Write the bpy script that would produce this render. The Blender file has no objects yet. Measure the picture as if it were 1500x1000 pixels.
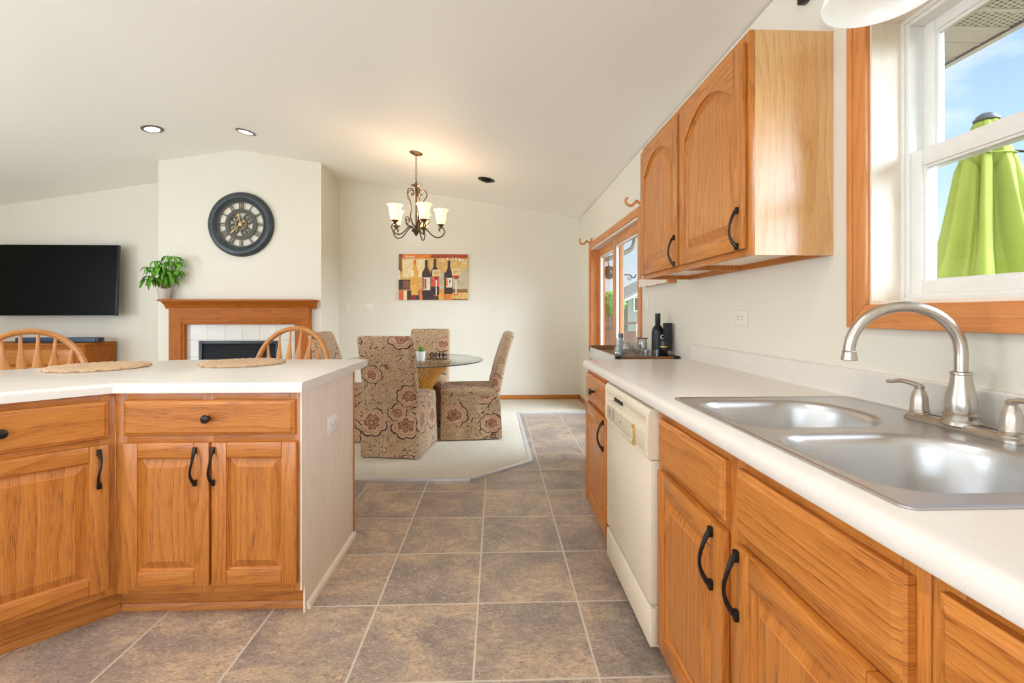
import bpy, bmesh, math, random
from mathutils import Vector, Matrix
random.seed(7)
C = bpy.context.scene.collection
S = bpy.context.scene
PI = math.pi

# ------------------------------------------------------------------ camera, sky, sun, window fill lamps, exposure
CAMH = 1.178
cam_d = bpy.data.cameras.new('camera'); cam = bpy.data.objects.new('camera', cam_d); C.objects.link(cam)
cam.location = (0, 0, CAMH); cam.rotation_euler = (PI/2, 0, -0.03363)
cam_d.sensor_width = 36; cam_d.lens = 689/1500*36; cam_d.shift_y = -(500-459.3)/1500
cam_d.clip_start = 0.05; cam_d.clip_end = 300
S.camera = cam
S.view_settings.view_transform = 'Standard'; S.view_settings.look = 'None'
S.view_settings.gamma = 1.0; S.view_settings.use_curve_mapping = False
S.view_settings.exposure = 0.10
S.cycles.use_denoising = True
S.cycles.max_bounces = 10; S.cycles.diffuse_bounces = 6; S.cycles.glossy_bounces = 5
S.cycles.transparent_max_bounces = 16; S.cycles.transmission_bounces = 8
S.cycles.caustics_reflective = False; S.cycles.caustics_refractive = False
S.cycles.sample_clamp_indirect = 6.0

W = bpy.data.worlds.new('sky'); S.world = W; W.use_nodes = True
nt = W.node_tree; nt.nodes.clear()
def wn(t, **k):
    n = nt.nodes.new(t)
    for a, b in k.items(): setattr(n, a, b)
    return n
out = wn('ShaderNodeOutputWorld'); bg = wn('ShaderNodeBackground'); tc = wn('ShaderNodeTexCoord')
sx = wn('ShaderNodeSeparateXYZ'); nt.links.new(tc.outputs['Generated'], sx.inputs[0])
rp = wn('ShaderNodeValToRGB'); e = rp.color_ramp.elements
e[0].position = 0.0; e[0].color = (.86, .94, 1.0, 1); e[1].position = .62; e[1].color = (.16, .36, .85, 1)
m_ = e.new(.22); m_.color = (.55, .78, 1.0, 1)
nt.links.new(sx.outputs[2], rp.inputs[0])
mp = wn('ShaderNodeMapping'); mp.inputs['Scale'].default_value = (1.0, 1.6, 3.2); mp.inputs['Rotation'].default_value = (.25, .3, 2.4)
nt.links.new(tc.outputs['Generated'], mp.inputs[0])
nz = wn('ShaderNodeTexNoise'); nz.inputs['Scale'].default_value = 2.3; nz.inputs['Detail'].default_value = 7; nz.inputs['Roughness'].default_value = .52
nt.links.new(mp.outputs[0], nz.inputs[0])
cr = wn('ShaderNodeValToRGB'); cr.color_ramp.elements[0].position = .47; cr.color_ramp.elements[1].position = .63
nt.links.new(nz.outputs[0], cr.inputs[0])
mx = wn('ShaderNodeMix', data_type='RGBA'); nt.links.new(cr.outputs[0], mx.inputs[0])
nt.links.new(rp.outputs[0], mx.inputs[6]); mx.inputs[7].default_value = (1.0, 1.0, 1.0, 1)
nt.links.new(mx.outputs[2], bg.inputs[0]); bg.inputs[1].default_value = 1.15
nt.links.new(bg.outputs[0], out.inputs[0])

def sun(name, d, e, ang):
    l = bpy.data.lights.new(name, 'SUN'); l.energy = e; l.angle = ang; l.color = (1, .96, .9)
    o = bpy.data.objects.new(name, l); C.objects.link(o); o.location = (0, 0, 12)
    o.rotation_euler = Vector(d).to_track_quat('-Z', 'Y').to_euler(); return o
sun('sun', (.38, .52, -1.0), 1.7, .02)
sky_side = sun('sky_fill_sun', (-1.0, .5, -.45), 15.0, 1.25); sky_side.data.color = (.80, .93, 1.1)  # second wide sun added as fill for sky light through the windows
def area(name, loc, d, sxx, syy, e, col=(1, 1, 1)):
    l = bpy.data.lights.new(name, 'AREA'); l.shape = 'RECTANGLE'; l.size = sxx; l.size_y = syy; l.energy = e; l.color = col
    o = bpy.data.objects.new(name, l); C.objects.link(o); o.location = loc
    o.rotation_euler = Vector(d).to_track_quat('-Z', 'Z').to_euler(); return o
# fill lamps added at the unseen rear and living-room windows for daylight
area('fill_rear_window', (-1.7, -2.52, 1.35), (0, 1, .8), 2.3, 1.6, 85, (.84, .95, 1.1))
area('fill_rear_living_window', (-5.1, -2.52, 1.35), (0, 1, 1.1), 2.3, 1.6, 105, (.84, .95, 1.1))
area('fill_left_window', (-7.24, 1.5, 1.4), (1, 0, .6), 3.4, 1.5, 215, (.84, .95, 1.1))

# ------------------------------------------------------------------ materials
def srgb(r, g, b):
    f = lambda c: (c/255/12.92) if c/255 <= .04045 else ((c/255+.055)/1.055)**2.4
    return (f(r), f(g), f(b), 1)
class NT:
    def __init__(s, name):
        s.m = bpy.data.materials.new(name); s.m.use_nodes = True; s.t = s.m.node_tree
        s.b = s.t.nodes['Principled BSDF']; s.o = s.t.nodes['Material Output']
    def n(s, t, **k):
        x = s.t.nodes.new(t)
        for a, v in k.items(): setattr(x, a, v)
        return x
    def l(s, a, b): s.t.links.new(a, b)
    def val(s, sock, v):
        if hasattr(v, 'node'): s.l(v, sock)
        else: sock.default_value = v
    def tex(s, which='UV'): return s.n('ShaderNodeTexCoord').outputs[which]
    def map(s, v, scale=(1, 1, 1), loc=(0, 0, 0), rot=(0, 0, 0)):
        x = s.n('ShaderNodeMapping'); s.l(v, x.inputs[0])
        x.inputs['Scale'].default_value = scale; x.inputs['Location'].default_value = loc; x.inputs['Rotation'].default_value = rot
        return x.outputs[0]
    def noise(s, v, sc, det=2, rough=.5, dist=0, col=False):
        x = s.n('ShaderNodeTexNoise'); s.l(v, x.inputs[0]); x.inputs['Scale'].default_value = sc
        x.inputs['Detail'].default_value = det; x.inputs['Roughness'].default_value = rough; x.inputs['Distortion'].default_value = dist
        return x.outputs[1 if col else 0]
    def math(s, op, a, b=0.0, c=0.0):
        x = s.n('ShaderNodeMath', operation=op)
        for i, v in enumerate((a, b, c)): s.val(x.inputs[i], v)
        return x.outputs[0]
    def ramp(s, v, stops, interp='LINEAR'):
        x = s.n('ShaderNodeValToRGB'); s.l(v, x.inputs[0]); cr = x.color_ramp; cr.interpolation = interp
        while len(cr.elements) < len(stops): cr.elements.new(.5)
        for el, (p, c) in zip(cr.elements, stops):
            el.position = p; el.color = c if hasattr(c, '__len__') else (c, c, c, 1)
        return x.outputs[0]
    def mix(s, f, a, b, mode='MIX'):
        x = s.n('ShaderNodeMix', data_type='RGBA', blend_type=mode)
        s.val(x.inputs[0], f); s.val(x.inputs[6], a); s.val(x.inputs[7], b); return x.outputs[2]
    def sep(s, v):
        x = s.n('ShaderNodeSeparateXYZ'); s.l(v, x.inputs[0]); return x.outputs
    def comb(s, a, b, c=0.0):
        x = s.n('ShaderNodeCombineXYZ')
        for i, v in enumerate((a, b, c)): s.val(x.inputs[i], v)
        return x.outputs[0]
    def bump(s, h, st=.2, d=.01):
        x = s.n('ShaderNodeBump'); x.inputs['Strength'].default_value = st; x.inputs['Distance'].default_value = d
        s.l(h, x.inputs['Height']); s.l(x.outputs[0], s.b.inputs['Normal'])
    def set(s, **k):
        for a, v in k.items(): s.val(s.b.inputs[a.replace('_', ' ')], v)
        return s.m
def plain(name, c, rough=.5, metal=0, **k):
    x = NT(name); v = x.tex('Object')
    n = x.noise(v, 35, 2)
    f = lambda q: tuple(min(1, ch*q) for ch in c[:3])+(1,)
    col = x.mix(n, f(.94), f(1.05))
    return x.set(Base_Color=col, Roughness=rough, Metallic=metal, **k)
def emit(name, c, st):
    x = NT(name); return x.set(Base_Color=c, Emission_Color=c, Emission_Strength=st, Roughness=.4)

def wood(name, light, mid, dark, rough=.34, pore=.55, freq=72, warp=9.0, spec=.5):
    x = NT(name); uv = x.tex('UV'); o = x.sep(uv)
    nA = x.noise(x.map(uv, (.55, 3.6, 1)), 1.6, 2.0, .45); nB = x.noise(x.map(uv, (5, 26, 1)), 1.0, 2)
    ph = x.math('ADD', x.math('MULTIPLY', o[1], freq), x.math('MULTIPLY_ADD', nA, warp*3.0, x.math('MULTIPLY', nB, 1.2)))
    fr_ = x.math('FRACT', x.math('MULTIPLY', ph, .32))
    ring = x.ramp(fr_, [(.0, .0), (.55, .25), (.86, 1.), (1.0, 0.)])
    fine = x.noise(x.map(uv, (7, 260, 1)), 1.0, 3, .65)
    pores = x.ramp(x.noise(x.map(uv, (14, 480, 1)), 1.0, 2, .7), [(.50, 0.), (.62, 1.)])
    broad = x.noise(x.map(uv, (.7, 5, 1)), 1.1, 1)
    c = x.mix(x.math('MULTIPLY', ring, x.math('MULTIPLY_ADD', broad, .7, .12)), light, mid)
    c = x.mix(x.math('MULTIPLY', x.ramp(fine, [(.38, 0.), (.66, 1.)]), .55), c, mid)
    c = x.mix(x.math('MULTIPLY', pores, x.math('MULTIPLY_ADD', ring, pore*.75, pore*.3)), c, dark)
    c = x.mix(.5, c, x.mix(broad, (.84, .82, .80, 1), (1.12, 1.12, 1.12, 1)), 'MULTIPLY')
    x.bump(pores, .08, .001)
    return x.set(Base_Color=c, Roughness=rough, Specular_IOR_Level=spec)

oak = wood('honey_oak', srgb(204, 131, 57), srgb(166, 90, 28), srgb(100, 48, 14), .32, .75)
oak_dark = wood('mantel_oak', srgb(180, 102, 28), srgb(144, 74, 14), srgb(86, 40, 8), .5, .55, 72, 9.0, .22)
oak_pale = wood('pale_veneer', srgb(244, 233, 218), srgb(236, 219, 199), srgb(212, 186, 160), .4, .35, 60)  # pale laminate tone, made paler still for window light on the end panel
oak_end = wood('glare_pale_end_veneer', srgb(226, 180, 124), srgb(208, 154, 94), srgb(164, 106, 54), .26, .5, 55, 9.0, .85)  # oak made paler and glossier, window glare put into its colour
pine = wood('orange_pine', srgb(216, 146, 84), srgb(198, 116, 58), srgb(160, 84, 36), .35, .4, 60)
pine_white = wood('limed_pine', srgb(238, 226, 210), srgb(230, 212, 190), srgb(206, 170, 134), .4, .35, 40)
stool_oak = wood('stool_oak', srgb(214, 152, 84), srgb(190, 120, 56), srgb(130, 76, 30), .3)
cart_wood = wood('cart_wood', srgb(150, 104, 62), srgb(112, 72, 38), srgb(60, 36, 18), .5)
rattan = wood('golden_rattan', srgb(220, 164, 76), srgb(196, 132, 46), srgb(140, 84, 24), .4)

x = NT('cream_wall_paint'); v = x.tex('Object')
x.bump(x.noise(v, 220, 3), .05, .002)
wall_m = x.set(Base_Color=x.mix(x.noise(v, 1.5, 2), srgb(224, 217, 202), srgb(228, 222, 208)), Roughness=.6, Specular_IOR_Level=.25)
x = NT('ceiling_paint'); v = x.tex('Object')
x.bump(x.noise(v, 160, 3), .05, .002)
ceil_m = x.set(Base_Color=x.mix(x.noise(v, 1.2, 2), srgb(244, 241, 234), srgb(247, 244, 238)), Roughness=.5, Specular_IOR_Level=.3)

TS = .4064; TX0 = -.18208*TS; TY0 = 4.7176*TS
x = NT('slate_vinyl_tile'); v = x.tex('Object'); o = x.sep(v)
tu = x.math('DIVIDE', x.math('SUBTRACT', o[0], TX0), TS); tv = x.math('DIVIDE', x.math('SUBTRACT', o[1], TY0), TS)
fu = x.math('ABSOLUTE', x.math('SUBTRACT', x.math('FRACT', tu), .5)); fv = x.math('ABSOLUTE', x.math('SUBTRACT', x.math('FRACT', tv), .5))
gr = x.ramp(x.math('MAXIMUM', fu, fv), [(.489, 0.), (.4925, 1.)])
cell = x.comb(x.math('FLOOR', tu), x.math('FLOOR', tv))
wnz = x.n('ShaderNodeTexWhiteNoise', noise_dimensions='2D'); x.l(cell, wnz.inputs[0])
off = x.n('ShaderNodeVectorMath', operation='MULTIPLY_ADD'); x.l(wnz.outputs[1], off.inputs[0]); off.inputs[1].default_value = (37, 53, 11); x.l(v, off.inputs[2])
pv = off.outputs[0]
n1 = x.noise(pv, 3.2, 5, .62, .6); n2 = x.noise(x.map(pv, (1, 1.6, 1), (5, 3, 0)), 11, 7, .75, 1.4); n3 = x.noise(x.map(pv, (1, 2.2, 1), (1, 9, 0)), 34, 6, .8, 2.2)
c = x.ramp(n1, [(.28, srgb(128, 114, 108)), (.42, srgb(158, 142, 128)), (.50, srgb(176, 156, 136)), (.57, srgb(200, 173, 143)), (.68, srgb(222, 192, 158))])
c = x.mix(x.ramp(n2, [(.42, 0.), (.68, .75)]), c, srgb(138, 124, 120))
c = x.mix(x.ramp(n3, [(.38, .9), (.47, 0.)]), c, srgb(98, 84, 76))
c = x.mix(x.ramp(n3, [(.54, 0.), (.66, .8)]), c, srgb(236, 216, 190))
c = x.mix(x.math('MULTIPLY', wnz.outputs[0], .25), c, srgb(140, 126, 122))
c = x.mix(gr, c, srgb(206, 194, 178))
x.bump(x.math('SUBTRACT', x.math('MULTIPLY', n3, .35), gr), .25, .004)
tile_m = x.set(Base_Color=c, Roughness=x.math('MULTIPLY_ADD', n2, .22, .24), Specular_IOR_Level=.5)

x = NT('beige_carpet_pile'); v = x.tex('Object')
n = x.noise(v, 120, 3, .7); n2 = x.noise(v, 900, 2, .6); n3 = x.noise(v, 9, 3)
c = x.ramp(x.math('MULTIPLY_ADD', n, .6, x.math('MULTIPLY', n2, .4)), [(.32, srgb(206, 193, 168)), (.62, srgb(246, 238, 220))])
c = x.mix(x.math('MULTIPLY', n3, .3), c, srgb(214, 202, 176))
x.bump(x.math('MULTIPLY_ADD', n2, .6, n), .7, .012)
carpet_m = x.set(Base_Color=c, Roughness=.95, Specular_IOR_Level=.1)

x = NT('beige_laminate'); v = x.tex('Object')
n = x.noise(v, 260, 3, .7); n2 = x.noise(v, 10, 4, .6)
c = x.mix(n2, srgb(220, 212, 202), srgb(229, 222, 214)); c = x.mix(x.ramp(n, [(.5, 0.), (.8, .5)]), c, srgb(204, 190, 174))
lam_m = x.set(Base_Color=c, Roughness=.26, Specular_IOR_Level=.5)

def brushed(name, c, r, sc=(4, 300, 300)):
    x = NT(name); v = x.tex('Object'); n = x.noise(x.map(v, sc), 1, 2)
    cc = x.mix(n, tuple(q*.88 for q in c[:3])+(1,), c)
    x.bump(n, .03, .001)
    return x.set(Base_Color=cc, Metallic=1.0, Roughness=x.math('MULTIPLY_ADD', n, .12, r))
steel = brushed('brushed_stainless', srgb(205, 204, 204), .26)
nickel = brushed('brushed_nickel', srgb(200, 192, 182), .24, (200, 200, 8))
bronze = plain('oil_rubbed_bronze', srgb(46, 40, 38), .34, .7)
chand_metal = plain('antique_bronze', srgb(104, 82, 58), .38, .75)
black_plastic = plain('black_plastic', srgb(28, 29, 31), .35)
clock_black = plain('blued_black_lacquer', srgb(52, 60, 66), .28)
clock_bronze = plain('aged_bronze', srgb(82, 76, 66), .5, .3)
gold = plain('gold_paint', srgb(214, 176, 104), .35, .4)
almond = plain('almond_enamel', srgb(226, 212, 190), .32)
almond_trim = plain('almond_trim', srgb(208, 194, 168), .35)
grey_print = plain('grey_print', srgb(120, 112, 104), .5)
white_pl = plain('white_plastic', srgb(240, 238, 232), .35)
vinyl = plain('white_vinyl', srgb(230, 227, 221), .3)
ivory = plain('ivory_plate', srgb(232, 224, 208), .4)
dark_slot = plain('dark_slot', srgb(40, 32, 28), .6)
tv_screen = plain('tv_screen', srgb(3, 3, 3), .35, 0, Specular_IOR_Level=.12)
blue_grey = plain('soundbar_cloth', srgb(44, 66, 88), .45)
trim_metal = plain('aluminium_strip', srgb(222, 222, 224), .35, .5)
grey_pot = plain('pale_grey_ceramic', srgb(196, 188, 178), .4)
soil = plain('potting_soil', srgb(60, 44, 32), .9)
bark = plain('brown_bark', srgb(112, 86, 62), .8)
white_ceramic = plain('white_ceramic', srgb(244, 243, 240), .25)
cart_panel = plain('grey_cart_panel', srgb(206, 204, 198), .4)
cart_metal = plain('black_cart_metal', srgb(36, 38, 38), .4, .5)
firebox_m = plain('firebox_black', srgb(26, 30, 36), .4)
ceramic_tile = NT('pale_hearth_tile'); v = ceramic_tile.tex('Object'); o = ceramic_tile.sep(v)
tu = ceramic_tile.math('FRACT', ceramic_tile.math('DIVIDE', o[0], .2025)); tz = ceramic_tile.math('FRACT', ceramic_tile.math('DIVIDE', ceramic_tile.math('SUBTRACT', o[2], .862-.2*4), .2))
g = ceramic_tile.math('MAXIMUM', ceramic_tile.math('ABSOLUTE', ceramic_tile.math('SUBTRACT', tu, .5)), ceramic_tile.math('ABSOLUTE', ceramic_tile.math('SUBTRACT', tz, .5)))
gm = ceramic_tile.ramp(g, [(.485, 0.), (.49, 1.)])
ceramic_tile = ceramic_tile.set(Base_Color=ceramic_tile.mix(gm, ceramic_tile.mix(ceramic_tile.noise(v, 6, 3), srgb(206, 200, 190), srgb(218, 213, 204)), srgb(160, 152, 142)), Roughness=.3)
lamp_glass = emit('opal_lamp_glass', (1, .93, .80, 1), .55)
shade_glass = emit('warm_frosted_shade', (1.0, .74, .46, 1), 1.0)
lit_lens = emit('lit_lamp_lens', (1, .97, .9, 1), 6.0)

x = NT('thin_window_glass'); tr = x.n('ShaderNodeBsdfTransparent'); gl = x.n('ShaderNodeBsdfGlossy'); gl.inputs['Roughness'].default_value = .02
fr = x.n('ShaderNodeFresnel'); gi = x.n('ShaderNodeNewGeometry'); x.l(x.math('MULTIPLY_ADD', gi.outputs['Backfacing'], 1/1.35-1.35, 1.35), fr.inputs[0]); ms = x.n('ShaderNodeMixShader')
tr.inputs[0].default_value = (.97, .985, .98, 1)
x.l(fr.outputs[0], ms.inputs[0]); x.l(tr.outputs[0], ms.inputs[1]); x.l(gl.outputs[0], ms.inputs[2]); x.l(ms.outputs[0], x.o.inputs[0])
glass_m = x.m
x = NT('table_glass'); tr = x.n('ShaderNodeBsdfTransparent'); gl = x.n('ShaderNodeBsdfGlossy'); gl.inputs['Roughness'].default_value = .03
fr = x.n('ShaderNodeFresnel'); gi = x.n('ShaderNodeNewGeometry'); x.l(x.math('MULTIPLY_ADD', gi.outputs['Backfacing'], 1/1.5-1.5, 1.5), fr.inputs[0]); ms = x.n('ShaderNodeMixShader'); tr.inputs[0].default_value = (.9, .94, .92, 1)
x.l(fr.outputs[0], ms.inputs[0]); x.l(tr.outputs[0], ms.inputs[1]); x.l(gl.outputs[0], ms.inputs[2]); x.l(ms.outputs[0], x.o.inputs[0])
table_glass = x.m
glass_edge = plain('dark_glass_edge', srgb(72, 76, 74), .2)
x = NT('clear_drinking_glass'); tr = x.n('ShaderNodeBsdfTransparent'); gl = x.n('ShaderNodeBsdfGlossy'); gl.inputs['Roughness'].default_value = .06
tl_ = x.n('ShaderNodeBsdfTranslucent'); lw = x.n('ShaderNodeLayerWeight'); lw.inputs[0].default_value = .45; ms = x.n('ShaderNodeMixShader'); m2 = x.n('ShaderNodeMixShader')
tr.inputs[0].default_value = (.95, .97, .97, 1); m2.inputs[0].default_value = .35
x.l(gl.outputs[0], m2.inputs[1]); x.l(tl_.outputs[0], m2.inputs[2]); x.l(x.math('MULTIPLY_ADD', lw.outputs['Facing'], .6, .14), ms.inputs[0]); x.l(tr.outputs[0], ms.inputs[1]); x.l(m2.outputs[0], ms.inputs[2]); x.l(ms.outputs[0], x.o.inputs[0])
clear_glass = x.m

# paisley upholstery: flower medallions with scalloped dark outlines over a scrolling vine ground
x = NT('paisley_fabric'); v = x.tex('UV')
def vmath(op, a, b):
    q = x.n('ShaderNodeVectorMath', operation=op); x.val(q.inputs[0], a); x.val(q.inputs[1], b); return q.outputs[0]
wob = x.noise(v, 11, 2, .5, 0, True)
wv = vmath('ADD', v, vmath('MULTIPLY', wob, (.035, .035, 0)))
vs_ = vmath('MULTIPLY', wv, (4.3, 3.7, 0))
vo = x.n('ShaderNodeTexVoronoi', voronoi_dimensions='2D'); vo.inputs['Scale'].default_value = 1.0; vo.inputs['Randomness'].default_value = .8; x.l(vs_, vo.inputs[0])
dl = x.sep(vmath('SUBTRACT', vs_, vo.outputs['Position'])); ang = x.math('ARCTAN2', dl[1], dl[0])
rc_ = x.sep(vo.outputs['Color'])
pet = x.math('ABSOLUTE', x.math('SINE', x.math('MULTIPLY', ang, 4.0)))
d = x.math('DIVIDE', vo.outputs['Distance'], x.math('MULTIPLY', x.math('MULTIPLY_ADD', pet, .13, .87), x.math('MULTIPLY', x.math('MULTIPLY_ADD', rc_[0], .55, .62), x.ramp(rc_[1], [(.40, .0001), (.42, 1.)]))))
base = x.mix(x.noise(v, 16, 3), srgb(176, 142, 106), srgb(206, 178, 142))
base = x.mix(x.math('MULTIPLY', x.noise(v, 520, 2), .45), base, srgb(146, 112, 80))
nv = x.noise(v, 7, .4, .4, 2.6)
vine = x.math('ABSOLUTE', x.math('SUBTRACT', x.math('FRACT', x.math('MULTIPLY', nv, 7)), .5))
base = x.mix(x.ramp(vine, [(.0, .95), (.07, .9), (.115, 0.)]), base, srgb(86, 52, 38))
fl = x.ramp(x.math('ADD', d, x.math('MULTIPLY', x.math('MULTIPLY', x.math('SUBTRACT', x.noise(v, 34, 2), .5), .32), x.ramp(d, [(.2, 1.), (.4, 0.)]))), [(.0, srgb(186, 138, 106)), (.07, srgb(92, 56, 44)), (.10, srgb(180, 132, 100)), (.17, srgb(150, 100, 76)), (.21, srgb(100, 62, 48)), (.23, srgb(200, 164, 132)), (.34, srgb(178, 132, 102)), (.395, srgb(204, 172, 140)), (.41, srgb(74, 42, 34)), (.445, srgb(74, 42, 34))])
fl = x.mix(x.ramp(vine, [(.0, .45), (.06, .35), (.1, 0.)]), fl, srgb(110, 64, 50))
c = x.mix(x.ramp(d, [(.448, 0.), (.455, 1.)]), fl, base)
x.bump(x.noise(v, 500, 2), .3, .002)
paisley = x.set(Base_Color=c, Roughness=.75, Specular_IOR_Level=.25, Sheen_Weight=.2)

x = NT('woven_seagrass'); v = x.tex('Object'); o = x.sep(v)
r_ = x.math('SQRT', x.math('ADD', x.math('MULTIPLY', o[0], o[0]), x.math('MULTIPLY', o[1], o[1])))
w_ = x.math('MULTIPLY_ADD', x.math('SINE', x.math('MULTIPLY', r_, 420)), .5, .5); n = x.noise(v, 160, 3, .7)
c = x.mix(n, srgb(186, 138, 92), srgb(246, 222, 190)); c = x.mix(x.math('MULTIPLY', w_, .4), c, srgb(176, 128, 84))
x.bump(x.math('ADD', w_, n), .6, .004)
seagrass = x.set(Base_Color=c, Roughness=.8)
x = NT('lime_canopy_cloth'); v = x.tex('Object'); x.bump(x.noise(v, 300, 2), .1, .002)
lime = x.set(Base_Color=x.mix(x.noise(v, 5, 2), srgb(150, 162, 66), srgb(172, 182, 88)), Roughness=.8, Specular_IOR_Level=.2)
x = NT('leaf_green'); v = x.tex('Object')
leaf_m = x.set(Base_Color=x.mix(x.noise(v, 24, 2), srgb(60, 128, 28), srgb(122, 182, 50)), Roughness=.4)
x = NT('perforated_soffit'); v = x.tex('Object'); o = x.sep(v)
ax = x.math('SUBTRACT', x.math('FRACT', x.math('MULTIPLY', o[0], 38)), .5)
ay = x.math('SUBTRACT', x.math('FRACT', x.math('ADD', x.math('MULTIPLY', o[1], 60), x.math('MULTIPLY', x.math('FLOOR', x.math('MULTIPLY', o[0], 38)), .5))), .5)
rr = x.math('MAXIMUM', x.math('ABSOLUTE', ax), x.math('ABSOLUTE', ay))
soffit_vent = x.set(Base_Color=x.mix(x.ramp(rr, [(.26, 1.), (.30, 0.)]), srgb(198, 184, 176), srgb(96, 84, 78)), Roughness=.5)
soffit_m = plain('soffit_vinyl', srgb(198, 184, 176), .5)
soffit_dark = plain('soffit_joint', srgb(92, 84, 80), .6)
siding_m = NT('grey_siding'); v = siding_m.tex('Object'); o = siding_m.sep(v)
sl = siding_m.ramp(siding_m.math('FRACT', siding_m.math('MULTIPLY', o[2], 7)), [(.0, .7), (.12, 1.)])
siding_m = siding_m.set(Base_Color=siding_m.mix(1.0, srgb(128, 128, 116), sl, 'MULTIPLY'), Roughness=.7)
roof_m = NT('shingle_roof'); v = roof_m.tex('Object')
roof_m = roof_m.set(Base_Color=roof_m.mix(roof_m.noise(v, 8, 3), srgb(120, 114, 104), srgb(158, 152, 140)), Roughness=.9)
deck_m = wood('deck_boards', srgb(112, 74, 50), srgb(92, 58, 38), srgb(60, 36, 22), .7)
x = NT('lawn'); v = x.tex('Object'); grass_m = x.set(Base_Color=x.mix(x.noise(v, 3, 4), srgb(84, 118, 52), srgb(124, 152, 76)), Roughness=.9)
arm_grey = plain('taupe_metal', srgb(132, 126, 112), .5, .2)

# ------------------------------------------------------------------ mesh helpers
class MB:
    """Collects shapes with UVs (u along the grain, v across, in metres); build() links them as ONE mesh object."""
    def __init__(s):
        s.v = []; s.f = []; s.uv = []; s.mi = []; s.mats = []; s.M = Matrix()
    def slot(s, m):
        if m not in s.mats: s.mats.append(m)
        return s.mats.index(m)
    def faces(s, vs, fs, mat, grain='z', M=None):
        g = 'xyz'.index(grain); ou, ov = random.uniform(0, 40), random.uniform(0, 40); k = s.slot(mat); b = len(s.v)
        T = s.M @ M if M is not None else s.M
        vs = [Vector(q) for q in vs]
        s.v += [T @ q for q in vs]
        for f in fs:
            n = Vector((0, 0, 0)); p = [vs[i] for i in f]
            for i in range(len(p)):
                a, c = p[i], p[(i+1) % len(p)]; n += Vector(((a.y-c.y)*(a.z+c.z), (a.z-c.z)*(a.x+c.x), (a.x-c.x)*(a.y+c.y)))
            ab = [abs(q) for q in n]; dn = ab.index(max(ab))
            if dn == g: ua, va = [q for q in range(3) if q != dn]
            else: ua = g; va = [q for q in range(3) if q not in (dn, g)][0]
            s.f.append([b+i for i in f]); s.mi.append(k)
            s.uv.append([(q[ua]+ou, q[va]+ov) for q in p])
    def bm(s, bm, mat, grain='z', M=None):
        bm.verts.index_update()
        s.faces([v.co.copy() for v in bm.verts], [[v.index for v in f.verts] for f in bm.faces], mat, grain, M); bm.free()
    def box(s, x0, x1, y0, y1, z0, z1, mat, grain='z', bev=0, M=None, seg=2):
        bm = bmesh.new(); vs = [bm.verts.new((a, b, c)) for a in (x0, x1) for b in (y0, y1) for c in (z0, z1)]
        for q in ((0, 1, 3, 2), (4, 6, 7, 5), (0, 4, 5, 1), (2, 3, 7, 6), (0, 2, 6, 4), (1, 5, 7, 3)): bm.faces.new([vs[i] for i in q])
        if bev: bmesh.ops.bevel(bm, geom=list(bm.edges), offset=bev, segments=seg, affect='EDGES', profile=.5, clamp_overlap=True)
        s.bm(bm, mat, grain, M)
    def prism(s, poly, a0, a1, axis, mat, grain='z', M=None, bev=0):
        def P(u, w, t): return {'x': (t, u, w), 'y': (u, t, w), 'z': (u, w, t)}[axis]
        bm = bmesh.new(); A = [bm.verts.new(P(u, w, a0)) for u, w in poly]; B = [bm.verts.new(P(u, w, a1)) for u, w in poly]; n = len(poly)
        bm.faces.new(A); bm.faces.new(B)
        for i in range(n): bm.faces.new((A[i], A[(i+1) % n], B[(i+1) % n], B[i]))
        bmesh.ops.recalc_face_normals(bm, faces=bm.faces[:])
        if bev: bmesh.ops.bevel(bm, geom=list(bm.edges), offset=bev, segments=2, affect='EDGES', profile=.5, clamp_overlap=True)
        s.bm(bm, mat, grain, M)
    def loft(s, loops, mat, grain='z', cap0=True, cap1=True, closed=True, M=None):
        n = len(loops[0]); vs = [p for L in loops for p in L]; fs = []
        for i in range(len(loops)-1):
            for j in range(n if closed else n-1):
                a, b = i*n+j, i*n+(j+1) % n; fs.append((a, b, b+n, a+n))
        if cap0: fs.append(tuple(range(n-1, -1, -1)))
        if cap1: fs.append(tuple(range((len(loops)-1)*n, len(loops)*n)))
        s.faces(vs, fs, mat, grain, M)
    def lathe(s, prof, mat, c=(0, 0, 0), n=24, axis='z', M=None, grain='z', cap0=True, cap1=True):
        R = {'z': Matrix(), 'y': Matrix.Rotation(-PI/2, 4, 'X'), 'x': Matrix.Rotation(PI/2, 4, 'Y'), '-y': Matrix.Rotation(PI/2, 4, 'X')}[axis]
        T = Matrix.Translation(c) @ R
        if M is not None: T = M @ T
        L = [[(r*math.cos(2*PI*j/n), r*math.sin(2*PI*j/n), z) for j in range(n)] for r, z in prof]
        s.loft(L, mat, grain, cap0, cap1, True, T)
    def tube(s, pts, r, mat, n=8, flat=1.0, closed=False, M=None, grain='z', up=None):
        P = [Vector(p) for p in pts]; N = len(P); R = r if hasattr(r, '__len__') else [r]*N
        T = []
        for i in range(N):
            a = P[(i-1) % N] if closed or i > 0 else P[0]; b = P[(i+1) % N] if closed or i < N-1 else P[-1]
            T.append((b-a).normalized())
        u = Vector(up) if up else (Vector((0, 0, 1)) if abs(T[0].z) < .9 else Vector((1, 0, 0)))
        L = []
        for i in range(N):
            u = (u - T[i]*u.dot(T[i]))
            if u.length < 1e-5: u = T[i].orthogonal()
            u.normalize(); w = T[i].cross(u)
            L.append([P[i]+(w*math.cos(2*PI*j/n)*R[i]+u*math.sin(2*PI*j/n)*R[i]*flat) for j in range(n)])
        if closed: L.append(L[0])
        s.loft(L, mat, grain, not closed, not closed, True, M)
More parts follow.
